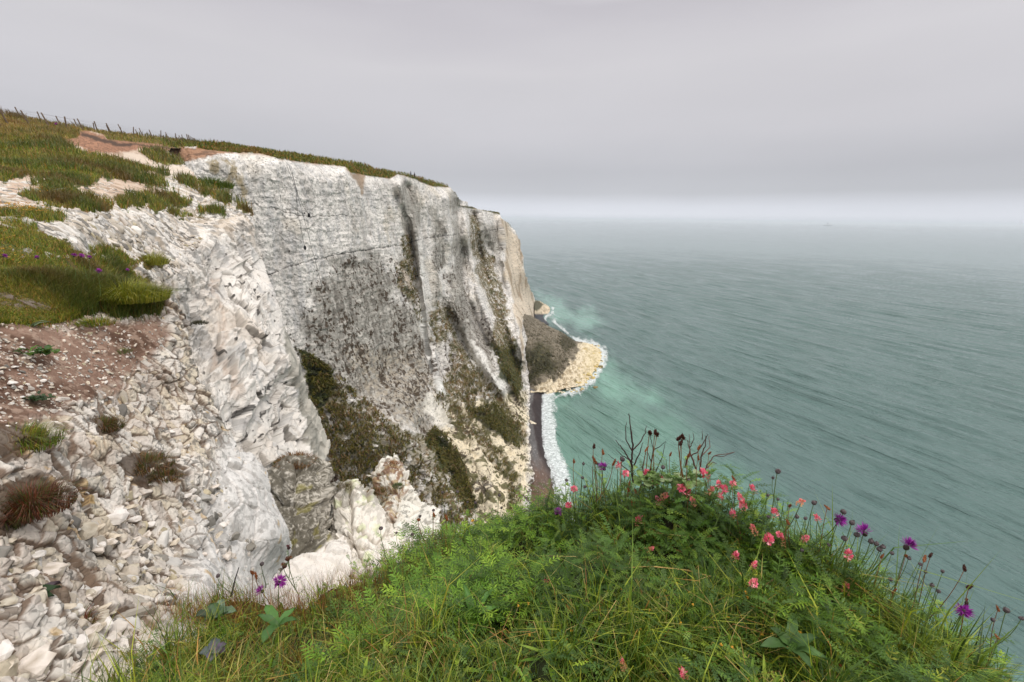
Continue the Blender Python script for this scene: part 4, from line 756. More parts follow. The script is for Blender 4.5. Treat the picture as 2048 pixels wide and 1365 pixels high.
def leaves_from(px, py, dlift, nper, r, up_=0.9):
    d = f4(px, py); W = P(px, py, d); W[:, 2] += bump4(W); n = len(px); dlift = dlift * (1 + 0.8 * np.clip(fbm(W, 0.3, 2, 226), -0.7, 0.8)); W = np.repeat(W, nper, 0); a = r.uniform(0, 2 * math.pi, n * nper); e = r.uniform(0.15, 1.2, n * nper) * up_
    dv = np.c_[np.cos(a) * np.cos(e), np.sin(a) * np.cos(e), np.sin(e)]; return W + np.c_[np.zeros(n * nper), np.zeros(n * nper), r.uniform(0, 1, n * nper) * np.repeat(dlift, nper)] + dv * 0.01, dv
r = np.random.RandomState(41); bag = Bag()
# sainfoin and vetch on the crest and right flank
n = 560; px = r.uniform(1080, 2080, n); py = crest(px) + 4 + r.rand(n) ** 1.3 * 230 ; b_, dv = leaves_from(px, py, r.uniform(0.05, 0.20, n) * np.where(py < crest(px) + 40, 1.2, 1), 8, r); m = len(b_)
cc_ = palette(m, [(62, 98, 42), (46, 76, 34), (86, 120, 54), (66, 98, 58)], (4, 4, 1.8, 1.5), r); bag.add(*fronds(b_, dv, r.uniform(0.045, 0.12, m), 9, r.uniform(0.0035, 0.0065, m), r.uniform(0.010, 0.017, m), cc_, 501))
# divided knapweed leaves in the middle
n = 330; px = r.normal(930, 110, n); py = crest(px) + 2 + r.rand(n) ** 1.2 * 190; ok = (px > 640) & (px < 1160); px, py = px[ok], py[ok]; n = len(px); b_, dv = leaves_from(px, py, r.uniform(0.03, 0.16, n), 9, r); m = len(b_)
cc_ = palette(m, [(92, 136, 48), (72, 112, 42), (114, 154, 62), (50, 82, 34)], (3, 3, 1.3, 2.6), r); bag.add(*fronds(b_, dv, r.uniform(0.07, 0.13, m), 5, r.uniform(0.006, 0.009, m), r.uniform(0.022, 0.036, m), cc_, 502, 0.45, True))
# right flank knapweed leaves
n = 260; px = r.uniform(1480, 2060, n); py = crest(px) + r.rand(n) * 170; b_, dv = leaves_from(px, py, r.uniform(0.03, 0.15, n), 8, r); m = len(b_)
cc_ = palette(m, [(100, 138, 52), (78, 118, 46), (136, 156, 74), (62, 96, 40)], (4, 3, 1.5, 2), r); bag.add(*fronds(b_, dv, r.uniform(0.06, 0.11, m), 4, r.uniform(0.005, 0.008, m), r.uniform(0.02, 0.03, m), cc_, 503, 0.4, True))
# low clover and salad burnet spread through the turf
n = 900; px = r.uniform(250, 2000, n); py = crest(px) + 10 + r.rand(n) * 380; b_, dv = leaves_from(px, py, r.uniform(0.01, 0.09, n), 5, r, 0.7); m = len(b_)
cc_ = palette(m, [(72, 108, 50), (52, 84, 44), (104, 134, 88), (112, 142, 58)], (3, 3.5, 0.8, 0.8), r); bag.add(*fronds(b_, dv, r.uniform(0.03, 0.06, m), 4, r.uniform(0.005, 0.008, m), r.uniform(0.008, 0.013, m), cc_, 504))
# upright leafy stems that roughen the outline of the bank
n = 300; px = np.r_[r.uniform(1080, 1990, 190), r.normal(860, 90, 110)]; py = crest(px) + r.uniform(0, 45, n); W = P(px, py, f4(px, py)); H = r.uniform(0.08, 0.27, n) * np.where(px < 1080, 0.8, 1.0)
for i in range(n):
    a = r.uniform(0, 6.28); bend = r.uniform(0.0, 0.07); t_ = np.linspace(0, 1, 6)[:, None]; pts = W[i] + np.array([math.cos(a), math.sin(a), 0]) * bend * t_ ** 2 + np.array([0, 0, H[i]]) * t_; cg = C3((96, 128, 60)) * r.uniform(.7, 1.2); bag.add(*ring_tube(pts, 0.0011, 4, cg))
    m = 9; k = r.uniform(0.1, 1.0, m); b_ = W[i] + np.array([math.cos(a), math.sin(a), 0]) * bend * (k ** 2)[:, None] + np.array([0, 0, H[i]]) * k[:, None]; aa = r.uniform(0, 6.28, m); ee = r.uniform(0.3, 1.1, m); dv = np.c_[np.cos(aa) * np.cos(ee), np.sin(aa) * np.cos(ee), np.sin(ee)]
    cc_ = palette(m, [(96, 138, 52), (72, 112, 44), (120, 156, 70)], (2, 2, 1), r); bag.add(*fronds(b_, dv, r.uniform(0.03, 0.065, m) * (1.15 - 0.5 * k), 4, r.uniform(0.004, 0.006, m), r.uniform(0.010, 0.018, m), cc_, 600 + i, 0.3, True))
# lance shaped plantain and sorrel leaves among the turf
def blade_leaf(base, dv, L0, W0, col, r, nu=7):
    sd_ = np.cross(dv, [0, 0, 1.0]); sd_ /= np.linalg.norm(sd_) + 1e-9; t_ = np.linspace(0, 1, nu); w = np.sin(math.pi * np.clip(t_ * 0.93 + 0.05, 0, 1)) ** 0.8 * W0 * 0.5; cv = r.uniform(0.2, 0.9)
    c_ = base + dv * (L0 * t_)[:, None] - np.array([0, 0, 1.0]) * (L0 * cv * t_ ** 2 * 0.6)[:, None]; upn = np.cross(sd_, dv) * (W0 * 0.12)
    V = np.stack([c_ - sd_ * w[:, None] + upn, c_, c_ + sd_ * w[:, None] + upn], 1).reshape(-1, 3); g = np.arange(nu * 3).reshape(nu, 3); Q = np.stack([g[:-1, :-1], g[1:, :-1], g[1:, 1:], g[:-1, 1:]], -1).reshape(-1, 4); return V, Q, None, np.tile(col, (len(V), 1))
n = 420; px = r.uniform(180, 2040, n); py = crest(px) + 5 + r.rand(n) ** 1.1 * 360; W = P(px, py, f4(px, py)); W[:, 2] += bump4(W)
for i in range(n):
    for k in range(r.randint(3, 7)):
        a = r.uniform(0, 6.28); e = r.uniform(0.3, 1.35); dv = np.array([math.cos(a) * math.cos(e), math.sin(a) * math.cos(e), math.sin(e)]); bag.add(*blade_leaf(W[i] + r.normal(0, .008, 3), dv, r.uniform(0.05, 0.13), r.uniform(0.008, 0.024), palette(1, [(96, 136, 56), (74, 112, 48), (124, 156, 84), (150, 120, 60)], (3, 3, 1.5, .5), r)[0], r))
fo = bag.build('meadow_foliage', M_leaf); tag(fo, 'feathery sainfoin and knapweed foliage matting the bank', 'foliage', kind='stuff')

# ---- broad leaves: wild cabbage, dock
def broad_leaf(L0, W0, seed, wav=0.12, nu=9, nv=5):
    r = np.random.RandomState(seed); u = np.linspace(0, 1, nu); v = np.linspace(-1, 1, nv); U2, V2 = np.meshgrid(u, v, indexing='ij')
    prof = np.sin(math.pi * np.clip(U2 * 0.9 + 0.1, 0, 1)) ** 0.7 * (1 + wav * np.sin(U2 * 17 + seed) * np.abs(V2))
    x = U2 * L0; y = V2 * prof * W0 * 0.5; z = L0 * (0.45 * U2 - 0.55 * U2 ** 2) + 0.18 * W0 * np.abs(V2) ** 1.5 + wav * W0 * 0.6 * np.sin(U2 * 14 + V2 * 3 + seed) * np.abs(V2)
    g = np.arange(nu * nv).reshape(nu, nv); Q = np.stack([g[:-1, :-1], g[1:, :-1], g[1:, 1:], g[:-1, 1:]], -1).reshape(-1, 4)
    return np.stack([x, y, z], -1).reshape(-1, 3), Q
def plant(name, label, px, py, d, nl, L0, W0, cols, seed, flat=0.5, group=None, spread=0.0):
    r = np.random.RandomState(seed); root = empty(name, P(px, py, d)); tag(root, label, 'plant', group)
    for i in range(nl):
        V, Q = broad_leaf(L0 * r.uniform(0.6, 1.1), W0 * r.uniform(0.7, 1.1), seed * 10 + i); a = i * 2.4 + r.uniform(-.3, .3); e = r.uniform(0.1, 1.1) * (1 - flat) + 0.1
        ce, se = math.cos(e), math.sin(e); R1 = np.array([[ce, 0, -se], [0, 1, 0], [se, 0, ce]]); R2 = np.array([[math.cos(a), -math.sin(a), 0], [math.sin(a), math.cos(a), 0], [0, 0, 1]])
        c0 = C3(cols[i % len(cols)]); o = mesh('leaf', V @ R1.T @ R2.T, quads=Q, cols=np.tile(c0, (len(V), 1)) * (1 + 0.15 * fbm(V, 0.03, 2, i))[:, None], mat=M_leaf, smooth=True, parent=root); o.location = (r.normal(0, spread), r.normal(0, spread * 0.5), r.uniform(0, spread * 0.6))
    return root
GB = [(104, 122, 96), (84, 108, 74), (126, 142, 120), (72, 84, 62)]
plant('wild_cabbage', 'low wild cabbage with broad grey green leaves on the rubble at the lower left edge', 25, 1225, 1.95, 9, 0.17, 0.10, [(60, 80, 54), (104, 124, 106), (48, 64, 46), (84, 70, 78)], 61)
plant('wild_cabbage', 'wild cabbage with rounded pale leaves on the crest under the right bare shrub', 1365, 972, 1.90, 34, 0.038, 0.040, [(128, 152, 92), (104, 132, 70), (156, 170, 126)], 62, 0.1, None, 0.05)
plant('wild_cabbage', 'wild cabbage with rounded leaves on the crest below the left bare shrub', 1300, 968, 1.93, 28, 0.036, 0.038, [(116, 142, 76), (96, 120, 60), (140, 158, 104)], 63, 0.1, None, 0.045)
plant('wild_cabbage', 'grey leaved cabbage among brown grass below the two left purple flowers', 430, 1235, 2.35, 9, 0.10, 0.08, GB, 64, 0.3)
plant('wild_cabbage', 'small purplish cabbage in the turf near the bottom left', 432, 1305, 1.95, 7, 0.07, 0.05, [(96, 84, 100), (84, 92, 90), (104, 100, 112)], 65)
plant('dock_plant', 'dock with long toothed leaf in the turf left of centre', 555, 1255, 2.1, 5, 0.17, 0.05, [(72, 108, 50), (84, 124, 56)], 66, 0.4)
plant('dock_plant', 'dock with one upright lance shaped leaf in the middle of the bank', 945, 1240, 1.75, 4, 0.13, 0.03, [(96, 138, 58), (84, 124, 52)], 67, 0.0)
plant('dock_plant', 'dock with smooth oval leaves at the lower right of the bank', 1430, 1235, 1.5, 7, 0.09, 0.035, [(86, 122, 62), (70, 108, 54)], 68, 0.3)
plant('dock_plant', 'broad leaved dock half buried in foliage at the lower right', 1580, 1300, 1.35, 6, 0.12, 0.04, [(72, 100, 52), (86, 116, 60)], 69, 0.3)
plant('rosette_plant', 'grey green rosette growing on the bare soil at the left', 65, 655, 3.75, 8, 0.13, 0.025, [(120, 134, 100), (98, 116, 84)], 70, 0.6)
plant('leafy_weed', 'bright green lobed weed on the brown soil at the left', 85, 712, 3.4, 30, 0.075, 0.035, [(74, 104, 40), (58, 88, 34), (92, 122, 46)], 71, 0.4, None, 0.07)
plant('leafy_weed', 'low dark green mat plant on the bare chalk, left of the rubble', 75, 803, 3.0, 40, 0.05, 0.02, [(42, 62, 30), (56, 76, 36)], 72, 0.75, None, 0.05)

# ---- tussocks: separate clumps of grass on rubble and pinnacles
def tussock(px, py, d, R, h, n, cols, wts, label, seed, lift=0.0):
    r = np.random.RandomState(seed); o0 = P(px, py, d) + [0, 0, lift]; a = r.uniform(0, 6.28, n); q = R * np.sqrt(r.rand(n)); b_ = np.c_[np.cos(a) * q, np.sin(a) * q * 0.8, -0.02 - 0.1 * q]
    V, Q, T_, cc = blades(b_, h * r.uniform(0.5, 1.2, n) * (1 - 0.4 * (q / R)), np.full(n, max(0.003, 0.0010 * d)), r.uniform(0.3, 1.3, n), palette(n, cols, wts, r), seed, 0.7)
    o = mesh('grass_tussock', V, Q, T_, cc, M_leaf); o.location = o0; tag(o, label, 'tussock'); return o
BR = [(120, 84, 50), (84, 60, 38), (64, 78, 34), (150, 112, 64)]; GN = [(92, 118, 44), (62, 92, 36), (130, 132, 56), (120, 84, 44)]
tussock(590, 922, 9.9, 0.42, 0.22, 900, BR, (4, 2, 1, 2), 'dry brown tussock capping the dark grey pinnacle', 81)
tussock(663, 958, 10.3, 0.14, 0.16, 220, [(70, 44, 40), (60, 50, 36)], (1, 1), 'small dark tuft in the notch between grey and white pinnacles', 82)
tussock(700, 968, 10.7, 0.30, 0.08, 420, [(84, 76, 44), (110, 90, 56), (90, 92, 50)], (2, 2, 1), 'flat mossy turf on top of the middle white pinnacle', 83)
tussock(758, 985, 11.2, 0.30, 0.14, 420, BR, (3, 2, 2, 1), 'brown grass clump on the left flank of the cream pinnacle', 84)
tussock(797, 972, 11.2, 0.14, 0.10, 260, [(74, 90, 76), (60, 78, 62)], (1, 1), 'blue green tuft halfway up the cream pinnacle', 85)
tussock(786, 928, 11.9, 0.26, 0.08, 300, [(150, 104, 64), (120, 84, 54)], (1, 1), 'rusty turf below the tip of the cream pinnacle', 86)
tussock(205, 852, 3.45, 0.13, 0.13, 700, BR, (2, 2, 3, 1), 'dark tussock with reddish stems on the rubble, between mat plant and edge', 87)
tussock(290, 925, 3.55, 0.20, 0.10, 900, BR, (2, 3, 3, 1), 'wide brown and green tussock on the rubble above the lichened ledge', 88)
tussock(330, 950, 3.6, 0.12, 0.08, 500, BR, (2, 3, 3, 1), 'small brown tussock at the lip of the rubble slope', 89)
tussock(30, 880, 2.6, 0.22, 0.13, 1500, GN, (3, 3, 1, 2), 'green tussock at the left edge above the dark one', 90)
tussock(60, 1005, 2.15, 0.17, 0.13, 1500, [(84, 50, 30), (60, 70, 28), (110, 60, 34)], (3, 2, 2), 'dark reddish tussock at the left edge below the green one', 91)
tussock(-10, 1030, 2.1, 0.17, 0.14, 1100, [(70, 48, 30), (50, 62, 26)], (2, 3), 'dark green tussock cut off by the left edge', 92)
tussock(228, 1190, 2.4, 0.05, 0.09, 260, BR, (3, 1, 2, 1), 'small tuft between pale stones near the grass edge', 93)
tussock(158, 1245, 2.1, 0.06, 0.10, 260, [(120, 60, 36), (80, 84, 36)], (1, 1), 'reddish tuft between the stones left of the grass edge', 94)
tussock(300, 525, 12.0, 0.42, 0.42, 800, [(150, 148, 60), (104, 116, 44)], (2, 1), 'yellow green samphire bush hanging over the chalk edge', 95)
tussock(250, 590, 5.0, 0.42, 0.26, 2600, [(150, 146, 52), (108, 124, 42), (84, 104, 38)], (3, 2, 2), 'yellow green bushy clump at the end of the grass bank', 96)
tussock(420, 372, 33, 1.5, 1.0, 1300, [(84, 110, 40), (62, 86, 34)], (1, 1), 'bright green bush on the shoulder above the white cliff', 97)
tussock(398, 645, 9.0, 0.16, 0.10, 260, [(74, 70, 44), (56, 54, 36)], (1, 1), 'dark mossy tuft sticking out of the near chalk face', 98)
tussock(190, 643, 4.3, 0.16, 0.09, 500, GN, (2, 2, 2, 1), 'small green tuft on the soil below the grass bank', 99)
tussock(240, 700, 4.4, 0.10, 0.05, 260, [(96, 112, 90), (80, 100, 74)], (1, 1), 'grey green tuft among flat stones at the rubble top', 100)

# ---- flowers and seed heads: each on its own stem
def petals(n, r, rad, length, width, e0, e1, z0, z1, cols, wts):
    a = r.uniform(0, 6.28, n); t_ = r.rand(n); e = e0 + (e1 - e0) * t_; z = z0 + (z1 - z0) * t_; rr0 = rad * (1 - 0.55 * t_)
    b_ = np.c_[np.cos(a) * rr0 * 0.5, np.sin(a) * rr0 * 0.5, z]; dv = np.c_[np.cos(a) * np.cos(e), np.sin(a) * np.cos(e), np.sin(e)]; s = np.c_[-np.sin(a), np.cos(a), np.zeros(n)]
    l_ = length * r.uniform(0.7, 1.15, n)[:, None]; w_ = width * 0.5; upz = np.array([0, 0, 0.25]) * l_
    V = np.stack([b_, b_ + dv * l_ * 0.6 + s * w_, b_ + dv * l_ + upz * .4, b_ + dv * l_ * 0.6 - s * w_ ], 1).reshape(-1, 3); k = np.arange(n) * 4
    return V, np.stack([k, k + 1, k + 2, k + 3], 1), None, np.repeat(palette(n, cols, wts, r, 0.12), 4, 0)
def ovoid(rx, rz, z0, col, seed, nu=7, nv=9, rough=0.18, taper=0.0):
    u = np.linspace(0, math.pi, nu); v = np.arange(nv) * 2 * math.pi / nv; U2, V2 = np.meshgrid(u, v, indexing='ij')
    rr0 = rx * np.sin(U2) * (1 + rough * np.sin(V2 * 4 + U2 * 9 + seed)) * (1 + taper * np.cos(U2)); V = np.stack([rr0 * np.cos(V2), rr0 * np.sin(V2), z0 + rz * np.cos(U2)], -1).reshape(-1, 3)
    g = np.arange(nu * nv).reshape(nu, nv); g2 = np.roll(g, -1, 1); Q = np.stack([g[:-1], g[1:], g2[1:], g2[:-1]], -1).reshape(-1, 4)
    cc = np.tile(col, (len(V), 1)) * (1 + 0.3 * np.sin(np.arange(len(V)) * 2.3 + seed))[:, None]; return V, Q, None, cc
HEADS = {}
def head_mesh(kind, v):
    if (kind, v) in HEADS: return HEADS[(kind, v)]
    r = np.random.RandomState(900 + v * 7 + len(kind)); b_ = Bag()
    if kind == 'pink':
        b_.add(*petals(46, r, 0.009, 0.0105, 0.0075, -0.1, 1.2, 0.0, 0.017, [(240, 116, 140), (246, 142, 160), (228, 92, 122), (252, 190, 186)], (4, 3, 2, 1)))
        b_.add(*petals(16, r, 0.008, 0.008, 0.004, -0.3, 0.5, -0.010, 0.002, [(216, 150, 120), (190, 120, 90), (150, 150, 90)], (2, 1, 1)))
    elif kind == 'peach':
        b_.add(*petals(18, r, 0.007, 0.009, 0.006, 0.3, 1.3, 0.008, 0.016, [(236, 120, 130), (240, 150, 140)], (1, 1)))
        b_.add(*petals(44, r, 0.008, 0.008, 0.0045, -0.2, 1.0, -0.016, 0.010, [(226, 160, 124), (206, 140, 100), (196, 160, 110)], (2, 2, 1)))
    elif kind == 'purple':
        b_.add(*ovoid(0.008, 0.009, -0.006, C3((60, 48, 40)), v)); b_.add(*petals(90, r, 0.012, 0.022, 0.0036, 0.05, 1.3, 0.0, 0.006, [(150, 40, 150), (176, 66, 176), (120, 26, 116), (196, 90, 190)], (4, 3, 2, 1)))
    elif kind == 'redknap':
        b_.add(*ovoid(0.008, 0.010, -0.004, C3((64, 34, 30)), v)); b_.add(*petals(34, r, 0.007, 0.010, 0.003, 0.7, 1.4, 0.002, 0.008, [(130, 40, 50), (104, 34, 40)], (1, 1)))
    elif kind == 'brownhead':
        b_.add(*ovoid(0.009, 0.010, -0.004, C3((84, 50, 34)), v)); b_.add(*petals(30, r, 0.008, 0.009, 0.003, 0.6, 1.4, 0.0, 0.006, [(150, 104, 64), (110, 66, 40)], (1, 1)))
    elif kind == 'seed':
        b_.add(*ovoid(0.0085, 0.0072, 0.0, C3((92, 80, 80)), v, 8, 11, 0.10)); b_.add(*petals(26, r, 0.010, 0.0045, 0.003, 0.2, 1.4, -0.003, 0.006, [(72, 58, 56), (110, 96, 94)], (1, 1)))
    elif kind == 'spike':
        b_.add(*ovoid(0.0045, 0.014, 0.0, C3((150, 88, 48)), v, 9, 7, 0.3, -0.2)); b_.add(*petals(60, r, 0.006, 0.006, 0.002, 0.4, 1.2, -0.012, 0.012, [(170, 104, 58), (120, 70, 42)], (1, 1)))
    elif kind == 'darkspike':
        b_.add(*ovoid(0.0055, 0.013, 0.0, C3((74, 38, 26)), v, 9, 7, 0.3, -0.2)); b_.add(*petals(60, r, 0.007, 0.006, 0.0025, 0.3, 1.2, -0.012, 0.010, [(90, 46, 30), (64, 34, 24)], (1, 1)))
    elif kind == 'yellow':
        b_.add(*petals(26, r, 0.006, 0.009, 0.006, -0.1, 1.0, 0.0, 0.004, [(236, 176, 30), (244, 200, 60)], (1, 1)))
    o = b_.build('flower_head', M_leaf, link=False); HEADS[(kind, v)] = o.data; return o.data
stem_rng = np.random.RandomState(77)
def flower(kind, name, headname, cat, px, py, d, size, slen, label, group, tilt=(0, 0), leafy=0, scol=(96, 116, 60)):
    r = stem_rng; hp = P(px, py, d); root = empty(name, hp - [0, 0, slen]); dx, dy = r.normal(0, 0.12, 2) * slen + np.array(tilt) * slen
    h = bpy.data.objects.new(headname, head_mesh(kind, r.randint(3))); C.objects.link(h); h.parent = root
    size *= r.uniform(0.82, 1.15); h.location = (0, 0, slen); h.scale = (size, size * r.uniform(.85, 1.1), size * r.uniform(.85, 1.2)); h.rotation_euler = (r.normal(0, .45), r.normal(0, .45), r.uniform(0, 6.28))
    t_ = np.linspace(0, 1, 7)[:, None]; p0 = np.array([-dx, -dy, 0.0]); pts = p0 * (1 - t_) ** 1.6 + np.array([0, 0, slen - 0.004 * size]) * t_ + np.c_[np.sin(t_ * 5 + r.rand()) * 0.004, np.cos(t_ * 4) * 0.003, 0 * t_]
    V, Q, T_, cc = ring_tube(pts, np.linspace(0.0017, 0.0011, 7) * max(size, .8), 5, C3(scol)); mesh('stem', V, Q, None, cc, M_leaf, smooth=True, parent=root)
    if leafy:
        k = r.uniform(0.1, 0.75, leafy); b_ = np.array([pts[int(x * 6)] for x in k]); a = r.uniform(0, 6.28, leafy); dv = np.c_[np.cos(a), np.sin(a), np.full(leafy, 0.8)]; dv /= np.linalg.norm(dv, axis=1)[:, None]
        for q in range(leafy):
            V, Q, T_, cc = fronds(b_[q:q + 1], dv[q:q + 1], np.array([r.uniform(0.03, 0.06)]), 3, np.array([0.004]), np.array([0.014]), C3((78, 108, 46))[None], r.randint(9999), 0.3, True); mesh('leaf', V, Q, None, cc, M_leaf, parent=root)
    tag(root, label, cat, group); return root
def dcrest(px, py):                                     # distance of a head seen at this pixel: ground beneath it, nudged nearer as it stands above
    g = max(py, float(crest(px)) + 3) + 25; return float(f4(px, g)) * (0.985 if px < 1000 else 0.95)
PINK = [(1237,937),(1251,949),(1293,953),(1301,966),(1318,960),(1148,979),(1139,1011),(1361,976),(1372,986),(1328,993),(1322,1010),(1414,954),(1438,972),(1419,983),(1451,980),(1465,969),(1484,1002),(1487,1014),(1508,983),(1440,998),(1465,1031),(1276,1045),(1550,1030),(1508,1061),(1535,1080),(1561,1071),(1566,1084),(1469,1117),(1505,1136),(1505,1169),(1092,1159),(1298,1099),(1386,1004),(1636,1040),(1696,1113),(1601,1006),(1607,1079),(1692,1178),(1370,1352),(1245,1330)]
PEACH = {(1318,960),(1601,1006),(1419,983),(1508,1061),(1566,1084),(1692,1178),(1298,1099),(1386,1004),(1328,993),(1245,1330)}
SPECIAL = {(1092,1159): 'lone pink clover like flower low in the left half of the bank', (1370,1352): 'pink flower at the very bottom edge right of centre', (1245,1330): 'small faded pink flower near the bottom edge',
 (1636,1040): 'pink flower standing against the sea right of the crest', (1696,1113): 'pink flower on the right flank below the two upper purple flowers', (1505,1169): 'large pink flower, lowest of the column of three on the right',
 (1505,1136): 'pink flower, middle of the column of three on the right', (1469,1117): 'pink and cream flower, topmost of the column of three on the right', (1276,1045): 'lone pink flower in the leafy middle of the bank below the left bare shrub',
 (1148,979): 'pink flower at the left end of the crest against the surf', (1139,1011): 'pink flower just below the left end of the crest', (1508,983): 'single pink flower on a tall stem against the sea right of the bare shrubs',
 (1465,1031): 'full pink flower on the dark foliage below the double flower', (1601,1006): 'faded peach flower spike against the sea', (1237,937): 'pink and cream flower just left of the left bare shrub', (1535,1080): 'large pale pink flower on a long bent stem', (1561,1071): 'upper pink flower of the tall double spike', (1566,1084): 'peach lower half of the tall double spike'}
srt = sorted(PINK)
for i, (x, y) in enumerate(srt):
    k = 'peach' if (x, y) in PEACH else 'pink'; d = dcrest(x, y); nm = 'faded pink and peach' if k == 'peach' else 'bright pink'
    lb = SPECIAL.get((x, y)); sz = {(1505,1169): 1.15, (1535,1080): 1.1}.get((x, y), 0.92 if y < 1100 else 1.0) * d / 1.75 * 1.25
    if lb is None:
        j = i + 1; near_ = 'beside the left bare shrub' if x < 1335 else ('between the two bare shrubs' if x < 1395 else ('under the right bare shrub' if x < 1462 else 'on the right shoulder of the crest'))
        lb = f'{nm} flower {near_}, {j} from left'
    flower(k, 'sainfoin_flower', 'flower_head', 'flower', x, y, d, sz, 0.17 if y < 1120 else 0.12, lb, 'pink sainfoin flowers on the bank', leafy=1)
for x, y, s, lb, k in ((1677,1040,1.05,'purple knapweed flower partly behind a dark seed head, upper right','purple'),(1728,1064,1.15,'round purple knapweed flower between dark seed heads on the right flank','purple'),(1815,1092,1.3,'deep purple knapweed flower on a long pale stem, highest above the sea','purple'),(1926,1222,1.4,'largest purple knapweed flower, wind blown, at the far lower right','purple'),(1933,1204,0.8,'wine red knapweed bud just behind the largest purple flower','redknap'),
                       (1207,936,0.8,'small purple flower on the crest left of the bare shrubs','purple'),(558,1165,1.3,'purple knapweed flower, upper of the two at the left against the chalk','purple'),(523,1182,1.0,'purple knapweed flower, lower of the two at the left','purple'),(577,1095,1.2,'dark red withered knapweed head, highest against the grey pinnacle','redknap'),(577,1117,1.2,'brown bristly knapweed head just under the dark red one','brownhead'),(568,1131,1.2,'brown bristly knapweed head, lower of the brown pair','brownhead'),(1115,1026,0.7,'tiny purple flower at the left end of the crest','purple')):
    d = dcrest(x, y) if x > 1000 else 2.7; flower(k, 'knapweed_flower', 'flower_head', 'flower', x, y, d, s * d / 1.75 * (0.8 if x < 1000 else 1), 0.22, lb, 'purple knapweed flowers', (0.15 if x > 1600 else -.1, 0), 3)
for x, y, d, s, lb in ((148,512,3.9,1.2,'leftmost purple thistle flower of three in a row on the grass bank'),(163,513,3.9,1.3,'middle purple thistle flower of three in a row on the grass bank'),(179,516,3.9,1.3,'rightmost purple thistle flower of three in a row on the grass bank'),(197,543,3.7,1.7,'big purple thistle flower lower on the grass bank'),(255,541,4.2,0.9,'small dark purple flower at the right end of the grass bank'),(8,513,3.4,1.2,'purple thistle flower at the left edge of the picture'),(75,516,3.6,1.2,'dull purple thistle flower deep in the grass bank'),(113,249,38,6.5,'tiny magenta dot of a flower by the upper fence')):
    flower('purple', 'thistle_flower', 'flower_head', 'flower', x, y, d, s * 0.72, 0.2 if d < 10 else 0.5, lb, 'purple thistles on the left grass bank')
SEED = [(1556,943),(1556,999),(1628,1006),(1594,1034),(1611,1037),(1537,1034),(1687,1024),(1674,1043),(1704,1046),(1714,1070),(1689,1077),(1658,1090),(1742,1083),(1753,1088),(1766,1094),(1759,1099),(1784,1107),(1818,1117),(1841,1129),(1851,1144),(1885,1143),(1781,1159),(1864,1171),(1877,1183),(2013,1221),(2043,1237),(1604,1101),(1724,1259),(1812,1271),(1660,1286),(1986,1240),(1546,956),(1536,991),(1245,919),(1326,935),(1167,928),(1196,928),(1170,974),(1165,956),(1133,961),(1378,961),
        (762,1057),(793,1066),(840,1033),(825,1069),(867,1021),(885,985),(915,984),(935,1005),(902,1018),(951,1006),(999,991),(1030,1014),(1040,1023),(1003,1016),(524,1128),(436,1152)]
SPS = {(1556,943): 'tallest dark seed head on the right shoulder, against the sea', (2043,1237): 'black seed head at the right edge of the picture', (2013,1221): 'black seed head second from the right edge', (1687,1024): 'flat dark seed head directly above a purple flower', (1245,919): 'round seed head beside the left bare shrub', (1326,935): 'dark seed head between the two bare shrubs', (762,1057): 'leftmost dark seed head on its thin stem against the white pinnacle', (524,1128): 'grey seed head left of the brown knapweed heads', (436,1152): 'small dark head, farthest left over the chalk', (1628,1006): 'dark seed head alone on a straight stem right of the peach spike'}
for i, (x, y) in enumerate(sorted(SEED)):
    d = dcrest(x, y) if x > 1080 else (2.75 if x > 700 else 2.8); big_ = (x, y) in SPS
    place = 'against the chalk left of the beach' if x < 1060 else ('at the left end of the crest' if x < 1220 else ('by the bare shrubs' if x < 1480 else ('over the right shoulder' if x < 1700 else 'along the lower right flank')))
    lb = SPS.get((x, y), f'dark knapweed seed head {place}, {i + 1} from left')
    dark = x > 1950; flower('seed', 'seed_head', 'head', 'seed head', x, y, d, (1.15 if big_ or 1680 < x < 1780 else 0.82) * d / 1.75 * (0.85 if x < 1080 else 1.0), 0.20, lb, 'dark knapweed seed heads', (0.35 if x > 1640 else 0.0, 0), 3 if i % 2 else 2)
SPK = [(1148,923,0),(1188,893,1),(1206,905,0),(1188,919,0),(1192,926,0),(1228,926,0),(1300,866,1),(1311,865,1),(1315,870,1),(1293,899,0),(1341,909,0),(1359,876,1),(1366,874,1),(1362,886,1),(1377,912,0),(1398,895,0),(1397,916,0),(1419,907,0),(1467,957,0),(1259,968,0),(1257,980,0),(1272,985,0),(1264,1007,0),(1580,1012,0),(1576,1045,0),(1655,1016,0),(1764,1113,0),(1812,1112,0),(1861,1111,1),(1849,1118,0),(1929,1137,1),(1939,1174,1),(1788,1183,0),(1996,1218,0),(1995,1275,0),(1680,1331,0),(505,1146,0),(512,1152,0),(837,1040,0),(868,1030,0),(893,1036,0)]
SPL = {(1929,1137): 'dark brown plantain spike on a tall red stem at the far right', (1939,1174): 'small brown spike above the largest purple flower', (1680,1331): 'orange brown spike near the bottom right', (1148,923): 'leftmost orange spike of the crest on a straight stem', (1995,1275): 'tiny orange spike low at the far right', (1188,893): 'dark spike standing highest left of the bare shrubs', (1655,1016): 'slanting orange spike that seems to float over the sea'}
